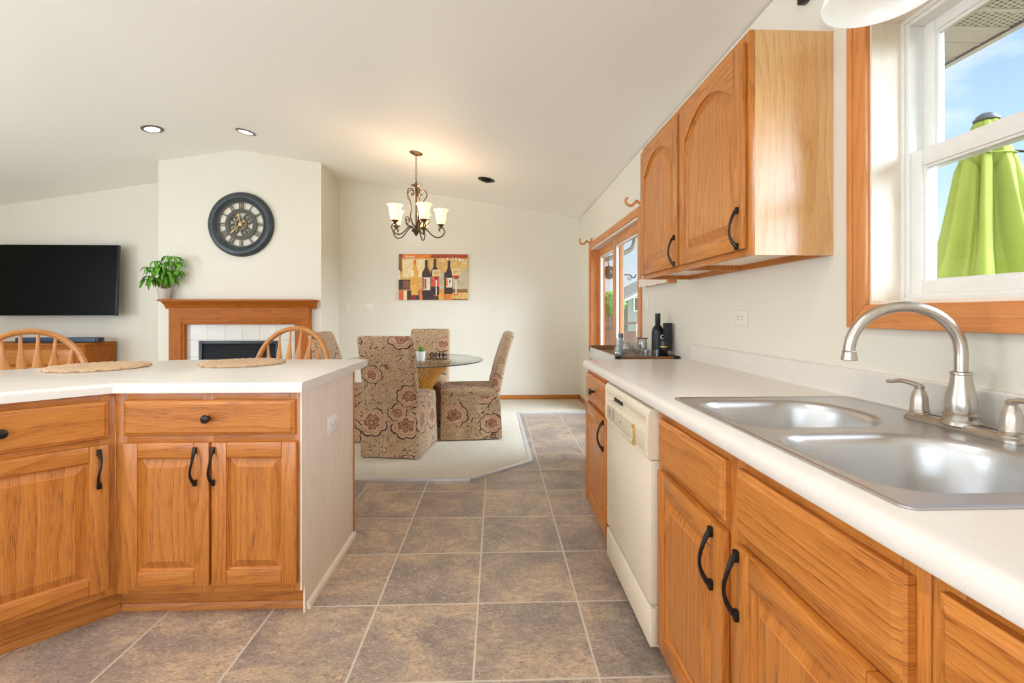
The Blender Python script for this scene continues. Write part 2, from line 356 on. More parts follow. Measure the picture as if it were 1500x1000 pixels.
    def ball(s, c, r, mat, n=12, M=None):
        r = r if hasattr(r, '__len__') else (r, r, r); K = n//2
        L = [[(c[0]+r[0]*math.sin(PI*i/K)*math.cos(2*PI*j/n), c[1]+r[1]*math.sin(PI*i/K)*math.sin(2*PI*j/n), c[2]-r[2]*math.cos(PI*i/K)) for j in range(n)] for i in range(1, K)]
        s.loft(L, mat, 'z', True, True, True, M)
    def build(s, name, parent=None, smooth=35, loc=None):
        me = bpy.data.meshes.new(name); me.from_pydata([tuple(q) for q in s.v], [], s.f)
        uv = me.uv_layers.new(name='UVMap'); flat = [c for f in s.uv for q in f for c in q]
        uv.data.foreach_set('uv', flat); me.polygons.foreach_set('material_index', s.mi)
        for m in s.mats: me.materials.append(m)
        bm = bmesh.new(); bm.from_mesh(me); bmesh.ops.recalc_face_normals(bm, faces=bm.faces[:]); bm.to_mesh(me); bm.free()
        me.update()
        if smooth: me.shade_smooth(); me.set_sharp_from_angle(angle=math.radians(smooth))
        o = bpy.data.objects.new(name, me); C.objects.link(o)
        if parent: o.parent = parent
        if loc: o.location = loc
        return o
def tag(o, label, cat, group=None, kind=None):
    o['label'] = label
    if cat: o['category'] = cat
    if group: o['group'] = group
    if kind: o['kind'] = kind
    return o
def thing(name, label, cat, loc=(0, 0, 0), rz=0, group=None):
    o = bpy.data.objects.new(name, None); C.objects.link(o); o.location = loc; o.rotation_euler = (0, 0, rz); o.empty_display_size = .1
    return tag(o, label, cat, group)
def struct(mb, name, label=None, parent=None, smooth=35):
    o = mb.build(name, parent, smooth)
    if not parent: o['kind'] = 'structure'; o['category'] = name.split('_')[0]; o['label'] = label
    return o
def dup(root, label, loc, rz):
    def cp(o, par):
        c = o.copy(); C.objects.link(c); c.parent = par
        for ch in o.children: cp(ch, c)
        return c
    r = cp(root, None); r.location = loc; r.rotation_euler = (0, 0, rz); r['label'] = label; return r
def curve(pts, n=8):
    """Catmull-Rom through pts"""
    P = [Vector(p) for p in pts]; P = [P[0]*2-P[1]]+P+[P[-1]*2-P[-2]]; o = []
    for i in range(1, len(P)-2):
        for k in range(n):
            t = k/n; a, b, c, d = P[i-1:i+3]
            o.append(.5*((2*b)+(c-a)*t+(2*a-5*b+4*c-d)*t*t+(3*b-a-3*c+d)*t**3))
    o.append(P[-2]); return o
def lerp(a, b, t): return a+(b-a)*t

# ------------------------------------------------------------------ the room
XW, YB, XL, YR = 1.14, 6.42, -7.32, -2.6       # right wall, back wall, left wall, rear wall
RX, RZ, EZ = -3.09, 3.15, 2.477               # ridge line and eave height
def ceil_z(x): return EZ+.159*(XW-x) if x > RX else RZ-.159*(RX-x)
m = MB(); m.box(XL, XW, YR, YB, -.12, 0, tile_m); struct(m, 'floor', 'slate-look vinyl tile floor with pale grout lines')
cp = [(XL, 3.36), (-.183, 3.355), (.262, 3.739), (.243, 5.55), (XW-.002, 5.55), (XW-.002, YB-.002), (XL, YB-.002)]
m = MB(); m.prism(cp, .0005, .012, 'z', carpet_m, bev=.004); struct(m, 'floor_carpet', 'beige pile carpet of the dining and living area beyond the tiles')
m = MB()
st = [(-3.2, 3.345), (-.178, 3.342), (.276, 3.734), (.256, 5.537), (XW-.003, 5.537)]
for a, b in zip(st[:-1], st[1:]):
    d = (Vector(b)-Vector(a)).normalized(); nn = Vector((-d.y, d.x))*.016
    q = [Vector(a)-nn, Vector(b)-nn, Vector(b)+nn, Vector(a)+nn]
    m.prism([tuple(p) for p in q], .0006, .0145, 'z', trim_metal)
struct(m, 'trim_1', 'pale metal strip along the edge of the carpet')
m = MB()
m.prism([(XW+.16, EZ-.0254), (RX, RZ), (XL-.16, EZ-.0254), (XL-.16, EZ+.16), (RX, RZ+.2), (XW+.16, EZ+.16)], YR-.15, YB+.15, 'y', ceil_m)
struct(m, 'ceiling', 'cream vaulted ceiling with a ridge running toward the fireplace')
def wall_x(m, x0, x1, ys, holes, ztop):     # wall in a plane of constant x; holes (y0,y1,z0,z1)
    y = ys[0]
    for (a, b, z0, z1) in sorted(holes):
        m.box(x0, x1, y, a, 0, ztop, wall_m)
        if z0 > 0: m.box(x0, x1, a, b, 0, z0, wall_m)
        m.box(x0, x1, a, b, z1, ztop, wall_m); y = b
    m.box(x0, x1, y, ys[1], 0, ztop, wall_m)
WIN = (.50, 1.405, 1.20, 2.075); PAT = (3.70, 5.62, 0.0, 1.965)
m = MB(); wall_x(m, XW, XW+.16, (YR-.15, YB+.15), [WIN, PAT], EZ-.01); struct(m, 'wall_right', 'cream wall on the right with the kitchen window and patio door')
LW = (-.3, 3.2, .65, 2.15)
m = MB(); wall_x(m, XL-.16, XL, (YR-.15, YB+.15), [LW], EZ-.01); struct(m, 'wall_left', 'cream wall at the living-room end')
m = MB(); m.prism([(XL-.001, 0), (XW+.001, 0), (XW+.001, EZ), (RX, RZ), (XL-.001, EZ)], YB, YB+.15, 'y', wall_m); struct(m, 'wall_back', 'cream far wall behind the dining table and television')
m = MB()
RWS = [(-6.3, -3.9), (-2.9, -.5)]; zz = (.5, 2.2)
x = XL
for a, b in RWS:
    m.box(x, a, YR-.15, YR, 0, 2.3, wall_m); m.box(a, b, YR-.15, YR, 0, zz[0], wall_m); m.box(a, b, YR-.15, YR, zz[1], 2.3, wall_m); x = b
m.box(x, XW, YR-.15, YR, 0, 2.3, wall_m)
m.prism([(XL, 2.3), (XW, 2.3), (XW, EZ), (RX, RZ), (XL, EZ)], YR-.15, YR, 'y', wall_m); struct(m, 'wall_rear', 'cream wall behind the photographer')
# chimney breast
CX0, CX1, CY = -4.035, -2.115, 5.76
m = MB(); m.prism([(CX0, 0), (CX1, 0), (CX1, ceil_z(CX1)+.002), (RX, RZ+.002), (CX0, ceil_z(CX0)+.002)], CY, YB+.01, 'y', wall_m)
struct(m, 'wall_chimney', 'cream chimney breast carrying the clock and mantel')
# baseboards
def bb(m, x0, x1, y0, y1): m.box(x0, x1, y0, y1, .0, .07, oak, 'x' if abs(x1-x0) > abs(y1-y0) else 'y', .003)
m = MB(); bb(m, CX1+.001, XW-.001, YB-.013, YB-.0005); bb(m, XL+.001, CX0-.001, YB-.013, YB-.0005); struct(m, 'baseboard_back', 'oak baseboard along the far wall')
m = MB(); bb(m, XW-.013, XW-.0005, 5.70, YB-.014); bb(m, XW-.013, XW-.0005, 2.72, 3.62); struct(m, 'baseboard_right', 'oak baseboard along the right wall')

def mitred(m, y0, y1, z0, z1, w, x0, x1, mat, sides='tblr', bev=.003, prof=None):
    """casing in the plane of the right wall: outer rectangle y0..y1, z0..z1, board width w"""
    if 't' in sides: m.prism([(y0, z1), (y1, z1), (y1-w, z1-w), (y0+w, z1-w)], x0, x1, 'x', mat, 'y', bev=bev)
    if 'b' in sides: m.prism([(y0, z0), (y1, z0), (y1-w, z0+w), (y0+w, z0+w)], x0, x1, 'x', mat, 'y', bev=bev)
    zb = z0 if 'b' not in sides else z0; zi = z0+w if 'b' in sides else z0
    if 'l' in sides: m.prism([(y1, zb), (y1, z1), (y1-w, z1-w), (y1-w, zi)], x0, x1, 'x', mat, 'z', bev=bev)
    if 'r' in sides: m.prism([(y0, zb), (y0, z1), (y0+w, z1-w), (y0+w, zi)], x0, x1, 'x', mat, 'z', bev=bev)
# kitchen window
win = bpy.data.objects.new('window_1', None); C.objects.link(win); win['kind'] = 'structure'; win['category'] = 'window'; win['label'] = 'white double-hung window in orange pine casing above the sink'
a, b, z0, z1 = WIN
m = MB()
mitred(m, a-.063, b+.063, z0-.066, z1+.063, .072, XW-.017, XW-.0005, pine, bev=.003)
mitred(m, a-.063, b+.063, z0-.066, z1+.063, .022, XW-.021, XW-.016, pine, bev=.002)
m.build('casing', win)
m = MB()
m.box(XW-.002, XW+.1, a-.001, a+.016, z0, z1, pine_white, 'z'); m.box(XW-.002, XW+.1, b-.016, b+.001, z0, z1, pine_white, 'z')
m.box(XW-.002, XW+.1, a+.016, b-.016, z1-.016, z1+.001, pine_white, 'y'); m.box(XW-.002, XW+.1, a+.016, b-.016, z0-.001, z0+.016, pine_white, 'y')
m.build('jamb', win)
m = MB()
def ring(m, y0, y1, z0, z1, w, x0, x1, mat, wt=None, wb=None, bev=.002):
    wt = wt or w; wb = wb or w
    m.box(x0, x1, y0, y0+w, z0, z1, mat, bev=bev); m.box(x0, x1, y1-w, y1, z0, z1, mat, bev=bev)
    m.box(x0, x1, y0+w, y1-w, z1-wt, z1, mat, bev=bev); m.box(x0, x1, y0+w, y1-w, z0, z0+wb, mat, bev=bev)
fy0, fy1, fz0, fz1 = a+.014, b-.014, z0+.014, z1-.014
ring(m, fy0, fy1, fz0, fz1, .022, XW+.097, XW+.185, vinyl); ring(m, fy0, fy1, fz0, fz1, .012, XW+.088, XW+.1, vinyl)
m.build('frame', win)
ls = MB(); iy0, iy1 = fy0+.02, fy1-.02; mid = 1.66
ring(ls, iy0, iy1, fz0+.02, mid, .036, XW+.105, XW+.138, vinyl, wt=.05, wb=.04, bev=.004)
ring(ls, iy0+.03, iy1-.03, fz0+.052, mid-.045, .012, XW+.112, XW+.130, vinyl, bev=.003)
lo = ls.build('lower_sash', win)
g = MB(); g.box(XW+.119, XW+.123, iy0+.034, iy1-.034, fz0+.058, mid-.05, glass_m); g.build('pane', lo)
lk = MB(); lk.box(XW+.108, XW+.134, .93, .98, mid, mid+.012, vinyl, bev=.004); lk.build('sash_lock', lo)
us = MB()
ring(us, iy0, iy1, mid-.05, fz1-.02, .036, XW+.142, XW+.175, vinyl, wt=.034, wb=.045, bev=.004)
ring(us, iy0+.03, iy1-.03, mid-.01, fz1-.052, .012, XW+.149, XW+.167, vinyl, bev=.003)
uo = us.build('upper_sash', win)
g = MB(); g.box(XW+.156, XW+.160, iy0+.034, iy1-.034, mid-.006, fz1-.055, glass_m); g.build('pane', uo)
# patio door
pd = bpy.data.objects.new('door_1', None); C.objects.link(pd); pd['kind'] = 'structure'; pd['category'] = 'door'; pd['label'] = 'sliding glass patio door in oak-coloured frame on the right wall'
a, b, z0, z1 = PAT
m = MB(); mitred(m, a-.06, b+.06, .0, z1+.06, .068, XW-.018, XW-.0005, pine, 'tlr'); m.build('casing', pd)
m = MB(); m.box(XW-.004, XW+.16, a, a+.025, 0, z1, pine, 'z'); m.box(XW-.004, XW+.16, b-.025, b, 0, z1, pine, 'z')
m.box(XW-.004, XW+.16, a+.025, b-.025, z1-.025, z1, vinyl, 'y'); m.box(XW-.004, XW+.16, a+.025, b-.025, 0, .03, trim_metal, 'y'); m.build('frame', pd)
def dpanel(name, y0, y1, x0, x1, wl, wr):
    q = MB()
    q.box(x0, x1, y0, y0+wr, .03, z1-.026, pine, 'z', .004); q.box(x0, x1, y1-wl, y1, .03, z1-.026, pine, 'z', .004)
    q.box(x0, x1, y0+wr, y1-wl, z1-.11, z1-.026, pine, 'y', .004); q.box(x0, x1, y0+wr, y1-wl, .03, .16, pine, 'y', .004)
    r = q.build(name, pd)
    q = MB(); xm = (x0+x1)/2; ring(q, y0+wr, y1-wl, .16, z1-.11, .02, xm-.012, xm+.012, vinyl); q.build('glazing_bead', r)
    q = MB(); q.box(xm-.003, xm+.003, y0+wr+.016, y1-wl-.016, .176, z1-.126, glass_m); q.build('pane', r)
    return r
fixed = dpanel('fixed_panel', 4.62, b-.026, XW+.085, XW+.125, .06, .075)
slide = dpanel('sliding_panel', a+.026, 4.70, XW+.035, XW+.075, .085, .07)
q = MB(); q.tube(curve([(XW+.035, 3.765, .88), (XW-.0, 3.765, .90), (XW-.0, 3.765, 1.1), (XW+.035, 3.765, 1.12)], 5), .008, nickel); q.build('handle', slide)
# unseen living-room and rear windows, added so daylight fill has openings
def far_window(name, lab, axis, a, b, z0, z1, p0, p1, out):
    m = MB(); r = bpy.data.objects.new(name, None); C.objects.link(r); r['kind'] = 'structure'; r['category'] = 'window'; r['label'] = lab
    def bx(u0, u1, w0, w1, t0, t1, mat, mm):
        if axis == 'x': mm.box(t0, t1, u0, u1, w0, w1, mat)
        else: mm.box(u0, u1, t0, t1, w0, w1, mat)
    for (u0, u1, w0, w1) in ((a, a+.05, z0, z1), (b-.05, b, z0, z1), (a+.05, b-.05, z0, z0+.05), (a+.05, b-.05, z1-.05, z1), ((a+b)/2-.03, (a+b)/2+.03, z0+.05, z1-.05)): bx(u0, u1, w0, w1, p0, p1, vinyl, m)
    m.build('frame', r); g = MB(); pm = (p0+p1)/2; bx(a+.05, b-.05, z0+.05, z1-.05, pm-.003, pm+.003, glass_m, g); g.build('pane', r)
far_window('window_2', 'added unseen white-framed window behind the kitchen', 'y', -2.9, -.5, .5, 2.2, YR-.1, YR-.04, -1)
far_window('window_3', 'added unseen white-framed window behind the living area', 'y', -6.3, -3.9, .5, 2.2, YR-.1, YR-.04, -1)
far_window('window_4', 'added unseen wide white-framed window of the living-room end wall', 'x', LW[0], LW[1], LW[2], LW[3], XL-.1, XL-.04, -1)

# ------------------------------------------------------------------ cabinets (local frame: x along the face, y into the cabinet, z up; face frame front at y = 0)
def pull(m_x, zc, parent, y=-.02, L=.124):
    q = MB(); pts = []; R = []
    for i in range(17):
        t = i/16*2-1; pts.append((m_x+.004*math.sin(t*PI), y-.006-.024*max(0, math.cos(t*PI/2))**.75, zc+t*L/2)); R.append(.0042+.0028*abs(t)**2)
    q.tube(pts, R, bronze, 8, 1.0, up=(1, 0, 0))
    for sgn in (-1, 1): q.box(m_x-.0075, m_x+.0075, y-.010, y+.0005, zc+sgn*L/2-.012, zc+sgn*L/2+.012, bronze, 'z', .003)
    return q.build('handle', parent)
def knob(xc, zc, parent, y=-.02):
    q = MB(); q.lathe([(.009, 0), (.0075, .003), (.0055, .010), (.0065, .015), (.0145, .019), (.0165, .024), (.0145, .029), (.007, .0315)], bronze, (xc, y+.0005, zc), 20, '-y'); return q.build('knob', parent)
def door(parent, x0, x1, z0, z1, pull_x=None, pull_z=None, arch=0.0, y=-.02, t=.0195, st=.056, rl=.058, name='door'):
    q = MB(); N = 14
    ztop0 = z1-rl
    def arc(xx):
        u = (xx-(x0+st))/(x1-x0-2*st)*2-1
        return ztop0-arch*(u*u) if arch else ztop0
    q.box(x0, x0+st, y, y+t, z0, z1, oak, 'z', .0035); q.box(x1-st, x1, y, y+t, z0, z1, oak, 'z', .0035)
    q.box(x0+st, x1-st, y, y+t, z0, z0+rl, oak, 'x', .0035)
    if arch:
        pl = [(x0+st, z1), (x1-st, z1)]+[(lerp(x1-st, x0+st, i/N), arc(lerp(x1-st, x0+st, i/N))) for i in range(N+1)]
        q.prism(pl, y, y+t, 'y', oak, 'x')
    else: q.box(x0+st, x1-st, y, y+t, z1-rl, z1, oak, 'x', .0035)
    d = q.build(name, parent)
    q = MB()
    def outline(o, yy):
        L = [(x0+st+o, yy, z0+rl+o), (x1-st-o, yy, z0+rl+o)]; K = N if arch else 1
        for i in range(K+1):
            u = i/K; xf = lerp(x1-st, x0+st, u); xx = lerp(x1-st-o, x0+st+o, u); L.append((xx, yy, arc(xf)-o))
        return L
    q.loft([outline(-.003, y+.004), outline(.002, y+.009), outline(.006, y+.0145), outline(.009, y+.0145), outline(.036, y+.004), outline(.0375, y+.002)], oak, 'z', False, True)
    q.build('panel', d, 8)
    if pull_x is not None: pull(pull_x, pull_z, d, y)
    return d
def drawer(parent, x0, x1, z0, z1, kn=True, y=-.02, name='drawer_front'):
    q = MB()
    def rc(o, yy): return [(x0+o, yy, z0+o), (x1-o, yy, z0+o), (x1-o, yy, z1-o), (x0+o, yy, z1-o)]
    q.loft([rc(0, y+.0195), rc(0, y+.009), rc(.003, y+.006), rc(.008, y+.0045), rc(.013, y+.0005), rc(.0145, y)], oak, 'x', True, True)
    d = q.build(name, parent, 12)
    if kn: knob((x0+x1)/2, (z0+z1)/2, d, y)
    return d
def base_cabinet(name, label, loc, rz, w, stiles, rails, depth=.585, top=.8765, end_r=None, end_l=None, toe=.105, toe_in=.07, group=None, tl=0, tr=0):
    r = thing(name, label, 'cabinet', loc, rz, group)
    q = MB()
    q.box(.0005, .016, .019, depth, toe, top, end_l or oak, 'z'); q.box(w-.016, w-.0005, .019, depth, toe, top, end_r or oak, 'z')
    q.box(.016, w-.016, .019, depth, toe, toe+.016, oak, 'x'); q.box(.016, w-.016, depth-.008, depth, toe+.016, top, oak, 'z')
    q.box(.0005, .016, toe_in+.015, depth, 0, toe, oak); q.box(w-.016, w-.0005, toe_in+.015, depth, 0, toe, oak)
    q.build('carcass', r)
    q = MB()
    for x0, x1 in stiles: q.box(x0, x1, 0, .019, toe, top, oak, 'z', .001)
    for z0, z1 in rails:
        for (a0, a1), (b0, b1) in zip(stiles[:-1], stiles[1:]): q.box(a1, b0, 0, .019, z0, z1, oak, 'x', .001)
    q.build('face_frame', r)
    q = MB(); q.box(.0005-tl, w-.0005+tr, toe_in, toe_in+.015, 0.02, toe, oak, 'x'); q.build('toe_kick', r)
    q = MB(); q.prism([(toe_in-.011, 0.0005), (toe_in, .0005), (toe_in, .03), (toe_in-.005, .028), (toe_in-.0105, .012)], .0005-tl*.85, w-.0005+tr*.85, 'x', oak, 'x'); q.build('shoe_moulding', r)
    return r
RW = -PI/2; FX = .525; RL = [(.105, .16), (.67, .72), (.832, .8765)]
r = base_cabinet('base_cabinet', 'oak base cabinet with one drawer and door between dishwasher and patio door', (FX, 2.675, 0), RW, .545, [(0, .045), (.50, .545)], RL)
drawer(r, .03, .508, .705, .848); door(r, .03, .508, .14, .685, .476, .603)
r = base_cabinet('sink_base_cabinet', 'long oak sink cabinet with two false drawer fronts beside the dishwasher', (FX, 1.503, 0), RW, .952, [(0, .045), (.455, .53), (.91, .952)], RL)
drawer(r, .042, .466, .712, .850, False, name='false_front'); drawer(r, .518, .932, .712, .850, False, name='false_front')
door(r, .042, .466, .14, .69, .418, .607); door(r, .518, .932, .14, .69, .536, .610)
r = base_cabinet('drawer_cabinet', 'oak cabinet of stacked drawers at the near end of the sink counter', (FX, .549, 0), RW, .50, [(0, .04), (.46, .50)], [(.105, .15), (.315, .335), (.5, .52), (.69, .71), (.845, .8765)])
for z0, z1 in ((.14, .312), (.33, .50), (.515, .69), (.705, .857)): drawer(r, .022, .48, z0, z1)
# dishwasher
r = thing('dishwasher', 'almond built-in dishwasher set between the oak base cabinets', 'dishwasher', (FX, 2.122, 0), RW)
q = MB(); q.box(.004, .609, .012, .56, .10, .862, almond_trim); q.build('tub', r)
q = MB(); q.box(.006, .607, -.024, .011, .232, .700, almond, bev=.004); q.build('door', r)
q = MB()
prof = [(-.026, .703), (-.030, .708), (-.030, .785), (-.0265, .793), (-.012, .797), (-.012, .822), (-.027, .828), (-.030, .834), (-.030, .848), (-.022, .864), (-.006, .868), (.011, .868), (.011, .703)]
q.prism(prof, .03, .583, 'x', almond)
endp = [(-.026, .703), (-.031, .708), (-.031, .848), (-.022, .865), (-.006, .869), (.011, .869), (.011, .703)]
q.prism(endp, .004, .0305, 'x', almond); q.prism(endp, .5825, .609, 'x', almond)
cpn = q.build('control_panel', r)
q = MB(); q.box(.04, .575, -.0315, -.029, .716, .778, almond_trim, bev=.001)
q.box(.04, .575, -.0318, -.029, .708, .712, almond); q.build('fascia', cpn)
q = MB(); q.prism([(.452+.017*math.cos(t), .745+(.017*math.sin(t) + (.021 if math.sin(t) > 0 else -.021))) for t in [i*PI/10+.01 for i in range(20)]], -.037, -.0312, 'y', gold)
q.box(.446, .458, -.043, -.036, .725, .768, almond_trim, bev=.002); q.build('selector_dial', cpn)
q = MB(); q.box(.10, .235, -.0135, -.0115, .800, .819, dark_slot); q.build('vent_slot', cpn)
q = MB(); q.box(.10, .24, -.024, -.011, .797, .803, almond, bev=.003); q.build('latch_handle', cpn)
q = MB()
for i, (u, hh) in enumerate(((.08, .05), (.092, .028), (.104, .022), (.14, .032), (.152, .05), (.165, .036))): q.box(u, u+.0022, -.0322, -.0314, .728+(.05-hh)/2, .728+(.05+hh)/2, grey_print)
for u in (.26, .267, .274): q.box(u, u+.004, -.0322, -.0314, .744, .750, grey_print)
for t in (0, .9, 1.8, 2.7, 3.6, 4.5, 5.4): q.box(.452+.034*math.cos(t)-.002, .452+.034*math.cos(t)+.002, -.0322, -.0314, .745+.030*math.sin(t)-.002, .745+.030*math.sin(t)+.002, grey_print)
q.build('printed_marks', cpn)  # plain bars and dots for the printed panel marks
q = MB(); q.box(.006, .607, -.025, .0, .092, .214, almond, bev=.004); q.box(.0065, .6065, -.0, .012, .092, .222, almond); q.build('kick_panel', r)
# upper cabinets
def upper(name, label, y1, w, end_r=None):
    r = thing(name, label, 'cabinet', (.852, y1, 1.376), RW, 'upper oak cabinets'); H = .758; D = .287
    q = MB(); q.box(.0005, .016, .019, D, 0, H, oak, 'z'); q.box(w-.016, w-.0005, .019, D, 0, H, end_r or oak, 'z')
    q.box(.016, w-.016, .019, D, H-.016, H, oak, 'x'); q.box(.016, w-.016, .019, D-.006, .022, .036, oak_pale, 'x')
    q.box(.016, w-.016, D-.02, D, 0, .022, oak, 'x'); q.box(.016, w-.016, D-.006, D, .036, H-.016, oak); q.build('carcass', r)
    q = MB(); q.box(0, .038, 0, .019, 0, H, oak, 'z', .001); q.box(w-.038, w, 0, .019, 0, H, oak, 'z', .001)
    q.box(.038, w-.038, 0, .019, 0, .04, oak, 'x', .001); q.box(.038, w-.038, 0, .019, H-.045, H, oak, 'x', .001); q.build('face_frame', r)
    door(r, .014, w-.014, .022, H-.034, w-.040, .095, .10, st=.058, rl=.062)
    return r
upper('wall_cabinet', 'oak wall cabinet with arched door, the one nearer the kitchen window', 2.128, .574, oak_end)
upper('wall_cabinet', 'oak wall cabinet with arched door, the one nearer the patio door', 2.704, .575)
# island cabinets
r = base_cabinet('island_cabinet', 'oak island cabinet with a wide drawer over two doors', (-1.457, 1.85, 0), 0, .697, [(.0005, .045), (.325, .37), (.66, .697)], RL, depth=.655, end_r=oak_pale, tl=.0285)
r.children[0].name = 'carcass'
drawer(r, .04, .683, .713, .848); door(r, .04, .362, .14, .687, .312, .597); door(r, .371, .69, .14, .687, .379, .597)
q = MB(); q.prism([(0, .877), (.001, .105), (.012, .118), (.03, .15), (.03, 0), (.652, 0), (.652, .877)], .6975, .7035, 'x', oak_pale, 'z'); q.build('end_panel', r)
q = MB(); q.box(.6975, .709, .6525, .667, .03, .877, oak, 'z', .002); q.build('corner_moulding', r)
q = MB(); q.prism([(.7035, .0005), (.7165, .0005), (.716, .014), (.711, .026), (.7035, .031)], .05, .67, 'y', oak_pale, 'y'); q.build('base_shoe', r)
ax, ay = -1.457, 1.85; s2 = math.sqrt(.5)
def along(s): return (ax-s*s2, ay-s*s2, 0)
r = base_cabinet('island_cabinet', 'pale oak angled island cabinet with one drawer over one door', along(.60), PI/4, .60, [(0, .045), (.555, .5995)], RL, tr=.0285)
drawer(r, .03, .580, .708, .850); door(r, .03, .580, .138, .687, .551, .60)
bpy.data.objects['island_cabinet.001']['label'] = 'oak angled island cabinet with one drawer over a single door'
r = base_cabinet('island_cabinet', 'oak cabinet at the hidden end of the angled island run', along(1.35), PI/4, .749, [(0, .045), (.352, .397), (.704, .749)], RL)
drawer(r, .03, .72, .708, .850); door(r, .03, .37, .138, .687, .34, .60); door(r, .378, .72, .138, .687, .40, .60)
# island countertop
P0 = Vector((-1.445, 1.822)); un = Vector((-s2, s2)); ud = Vector((-s2, -s2)); DP = .921; L_ = 1.36
F = P0+ud*L_; B = F+un*DP
poly = [(-.742, 1.822), tuple(P0), tuple(F), tuple(B), (P0.x-DP*math.tan(PI/8), 1.822+DP), (-.742, 1.822+DP)]
bm = bmesh.new(); A = [bm.verts.new((p[0], p[1], .8775)) for p in poly]; T_ = [bm.verts.new((p[0], p[1], .915)) for p in poly]
bm.faces.new(A[::-1]); bm.faces.new(T_)
for i in range(6): bm.faces.new((A[i], A[(i+1) % 6], T_[(i+1) % 6], T_[i]))
bmesh.ops.recalc_face_normals(bm, faces=bm.faces[:])
bm.edges.ensure_lookup_table()
big = [e for e in bm.edges if all(v in (T_[0], T_[1], T_[2]) for v in e.verts)]
bmesh.ops.bevel(bm, geom=big, offset=.014, segments=4, affect='EDGES', profile=.5)
q = MB(); q.bm(bm, lam_m, 'x'); o = q.build('island_countertop', smooth=30)
tag(o, 'beige laminate island countertop with one angled wing', 'countertop')
# sink-side countertop
q = MB(); CE = .500; y0c, y1c = -.86, 2.684; SY0, SY1, SX0, SX1 = .628, 1.428, .566, 1.092
nose = [(CE+.03, .8775), (CE+.002, .8775), (CE, .881), (CE, .899), (CE+.004, .908), (CE+.011, .9135), (CE+.02, .915), (CE+.03, .915)]
q.prism(nose, y0c, y1c, 'y', lam_m, 'y')
for (xx0, xx1, yy0, yy1) in ((CE+.03, XW-.022, y0c, SY0), (CE+.03, XW-.022, SY1, y1c), (CE+.03, SX0, SY0, SY1), (SX1, XW-.022, SY0, SY1)): q.box(xx0, xx1, yy0, yy1, .879, .915, lam_m, 'y')
ct = q.build('sink_countertop', smooth=30); tag(ct, 'beige laminate countertop holding the sink along the right wall', 'countertop')
q = MB(); q.prism([(XW-.0225, .879), (XW-.0008, .879), (XW-.0008, 1.003), (XW-.012, 1.003), (XW-.018, .998), (XW-.0195, .985), (XW-.0195, .93), (XW-.021, .92), (XW-.0225, .915)], y0c, y1c, 'y', lam_m, 'y'); q.build('backsplash', ct)
q = MB(); q.prism([(CE+.0012, .8785), (CE+.0012, .899), (CE+.012, .913), (XW-.0225, .9145), (XW-.0225, .8785)], y1c, y1c+.0015, 'y', lam_m); q.build('end_cap', ct)
# sink
r = thing('kitchen_sink', 'stainless double-bowl sink set in the beige counter', 'sink', (.828, 1.028, .9155)); HX, HY = .279, .418
def rrect(x0, x1, y0, y1, rad, z, n=8, rads=None):
    L = []
    rads = rads or [rad]*4
    for k, (cx, cy, a0) in enumerate(((x1, y1, 0), (x0, y1, 1), (x0, y0, 2), (x1, y0, 3))):
        rd = rads[k]; cx = cx-rd if k in (0, 3) else cx+rd; cy = cy-rd if k in (0, 1) else cy+rd
        for i in range(n+1): t = (a0+i/n)*PI/2; L.append((cx+rd*math.cos(t), cy+rd*math.sin(t), z))
    return L
q = MB()
o0 = rrect(-HX, HX, -HY, HY, .018, .0); o1 = rrect(-HX, HX, -HY, HY, .018, .0025); o2 = rrect(-HX+.004, HX-.004, -HY+.004, HY-.004, .016, .0042); o3 = rrect(-HX+.011, HX-.011, -HY+.011, HY-.011, .012, .0035); o4 = rrect(-HX+.015, HX-.015, -HY+.015, HY-.015, .010, .0015)
q.loft([o0, o1, o2, o3, o4], steel, cap0=False, cap1=False)
RD = [.15, .085, .085, .15]
bas = [(-.253, .155, .022, .372), (-.253, .155, -.372, -.022)]
bm = bmesh.new()
def loop(pts):
    vs = [bm.verts.new(p) for p in pts]; return [bm.edges.new((vs[i], vs[(i+1) % len(vs)])) for i in range(len(vs))]
ed = loop(o4)
for b4 in bas: ed += loop(rrect(*b4, .08, .0015, 10, RD))
bmesh.ops.triangle_fill(bm, use_beauty=True, use_dissolve=False, edges=ed)
q.bm(bm, steel); q.build('deck', r, 40)
for b4 in bas:
    q = MB(); Ls = []
    for o_, z_ in ((0, .0015), (.003, .0022), (.008, .0002), (.014, -.006), (.019, -.022), (.030, -.12), (.038, -.150), (.056, -.168), (.085, -.175)):
        Ls.append(rrect(b4[0]+o_, b4[1]-o_, b4[2]+o_, b4[3]-o_, .08, z_, 10, [max(.03, k-o_*.6) for k in RD]))
    q.loft(Ls, steel, cap0=False, cap1=True); bo = q.build('bowl', r, 60)
    q = MB(); q.lathe([(.042, .0), (.042, .003), (.036, .004), (.03, .001), (.012, -.0), (.001, .0)], nickel, ((b4[0]+b4[1])/2, (b4[2]+b4[3])/2, -.1748), 20); q.build('drain', bo)
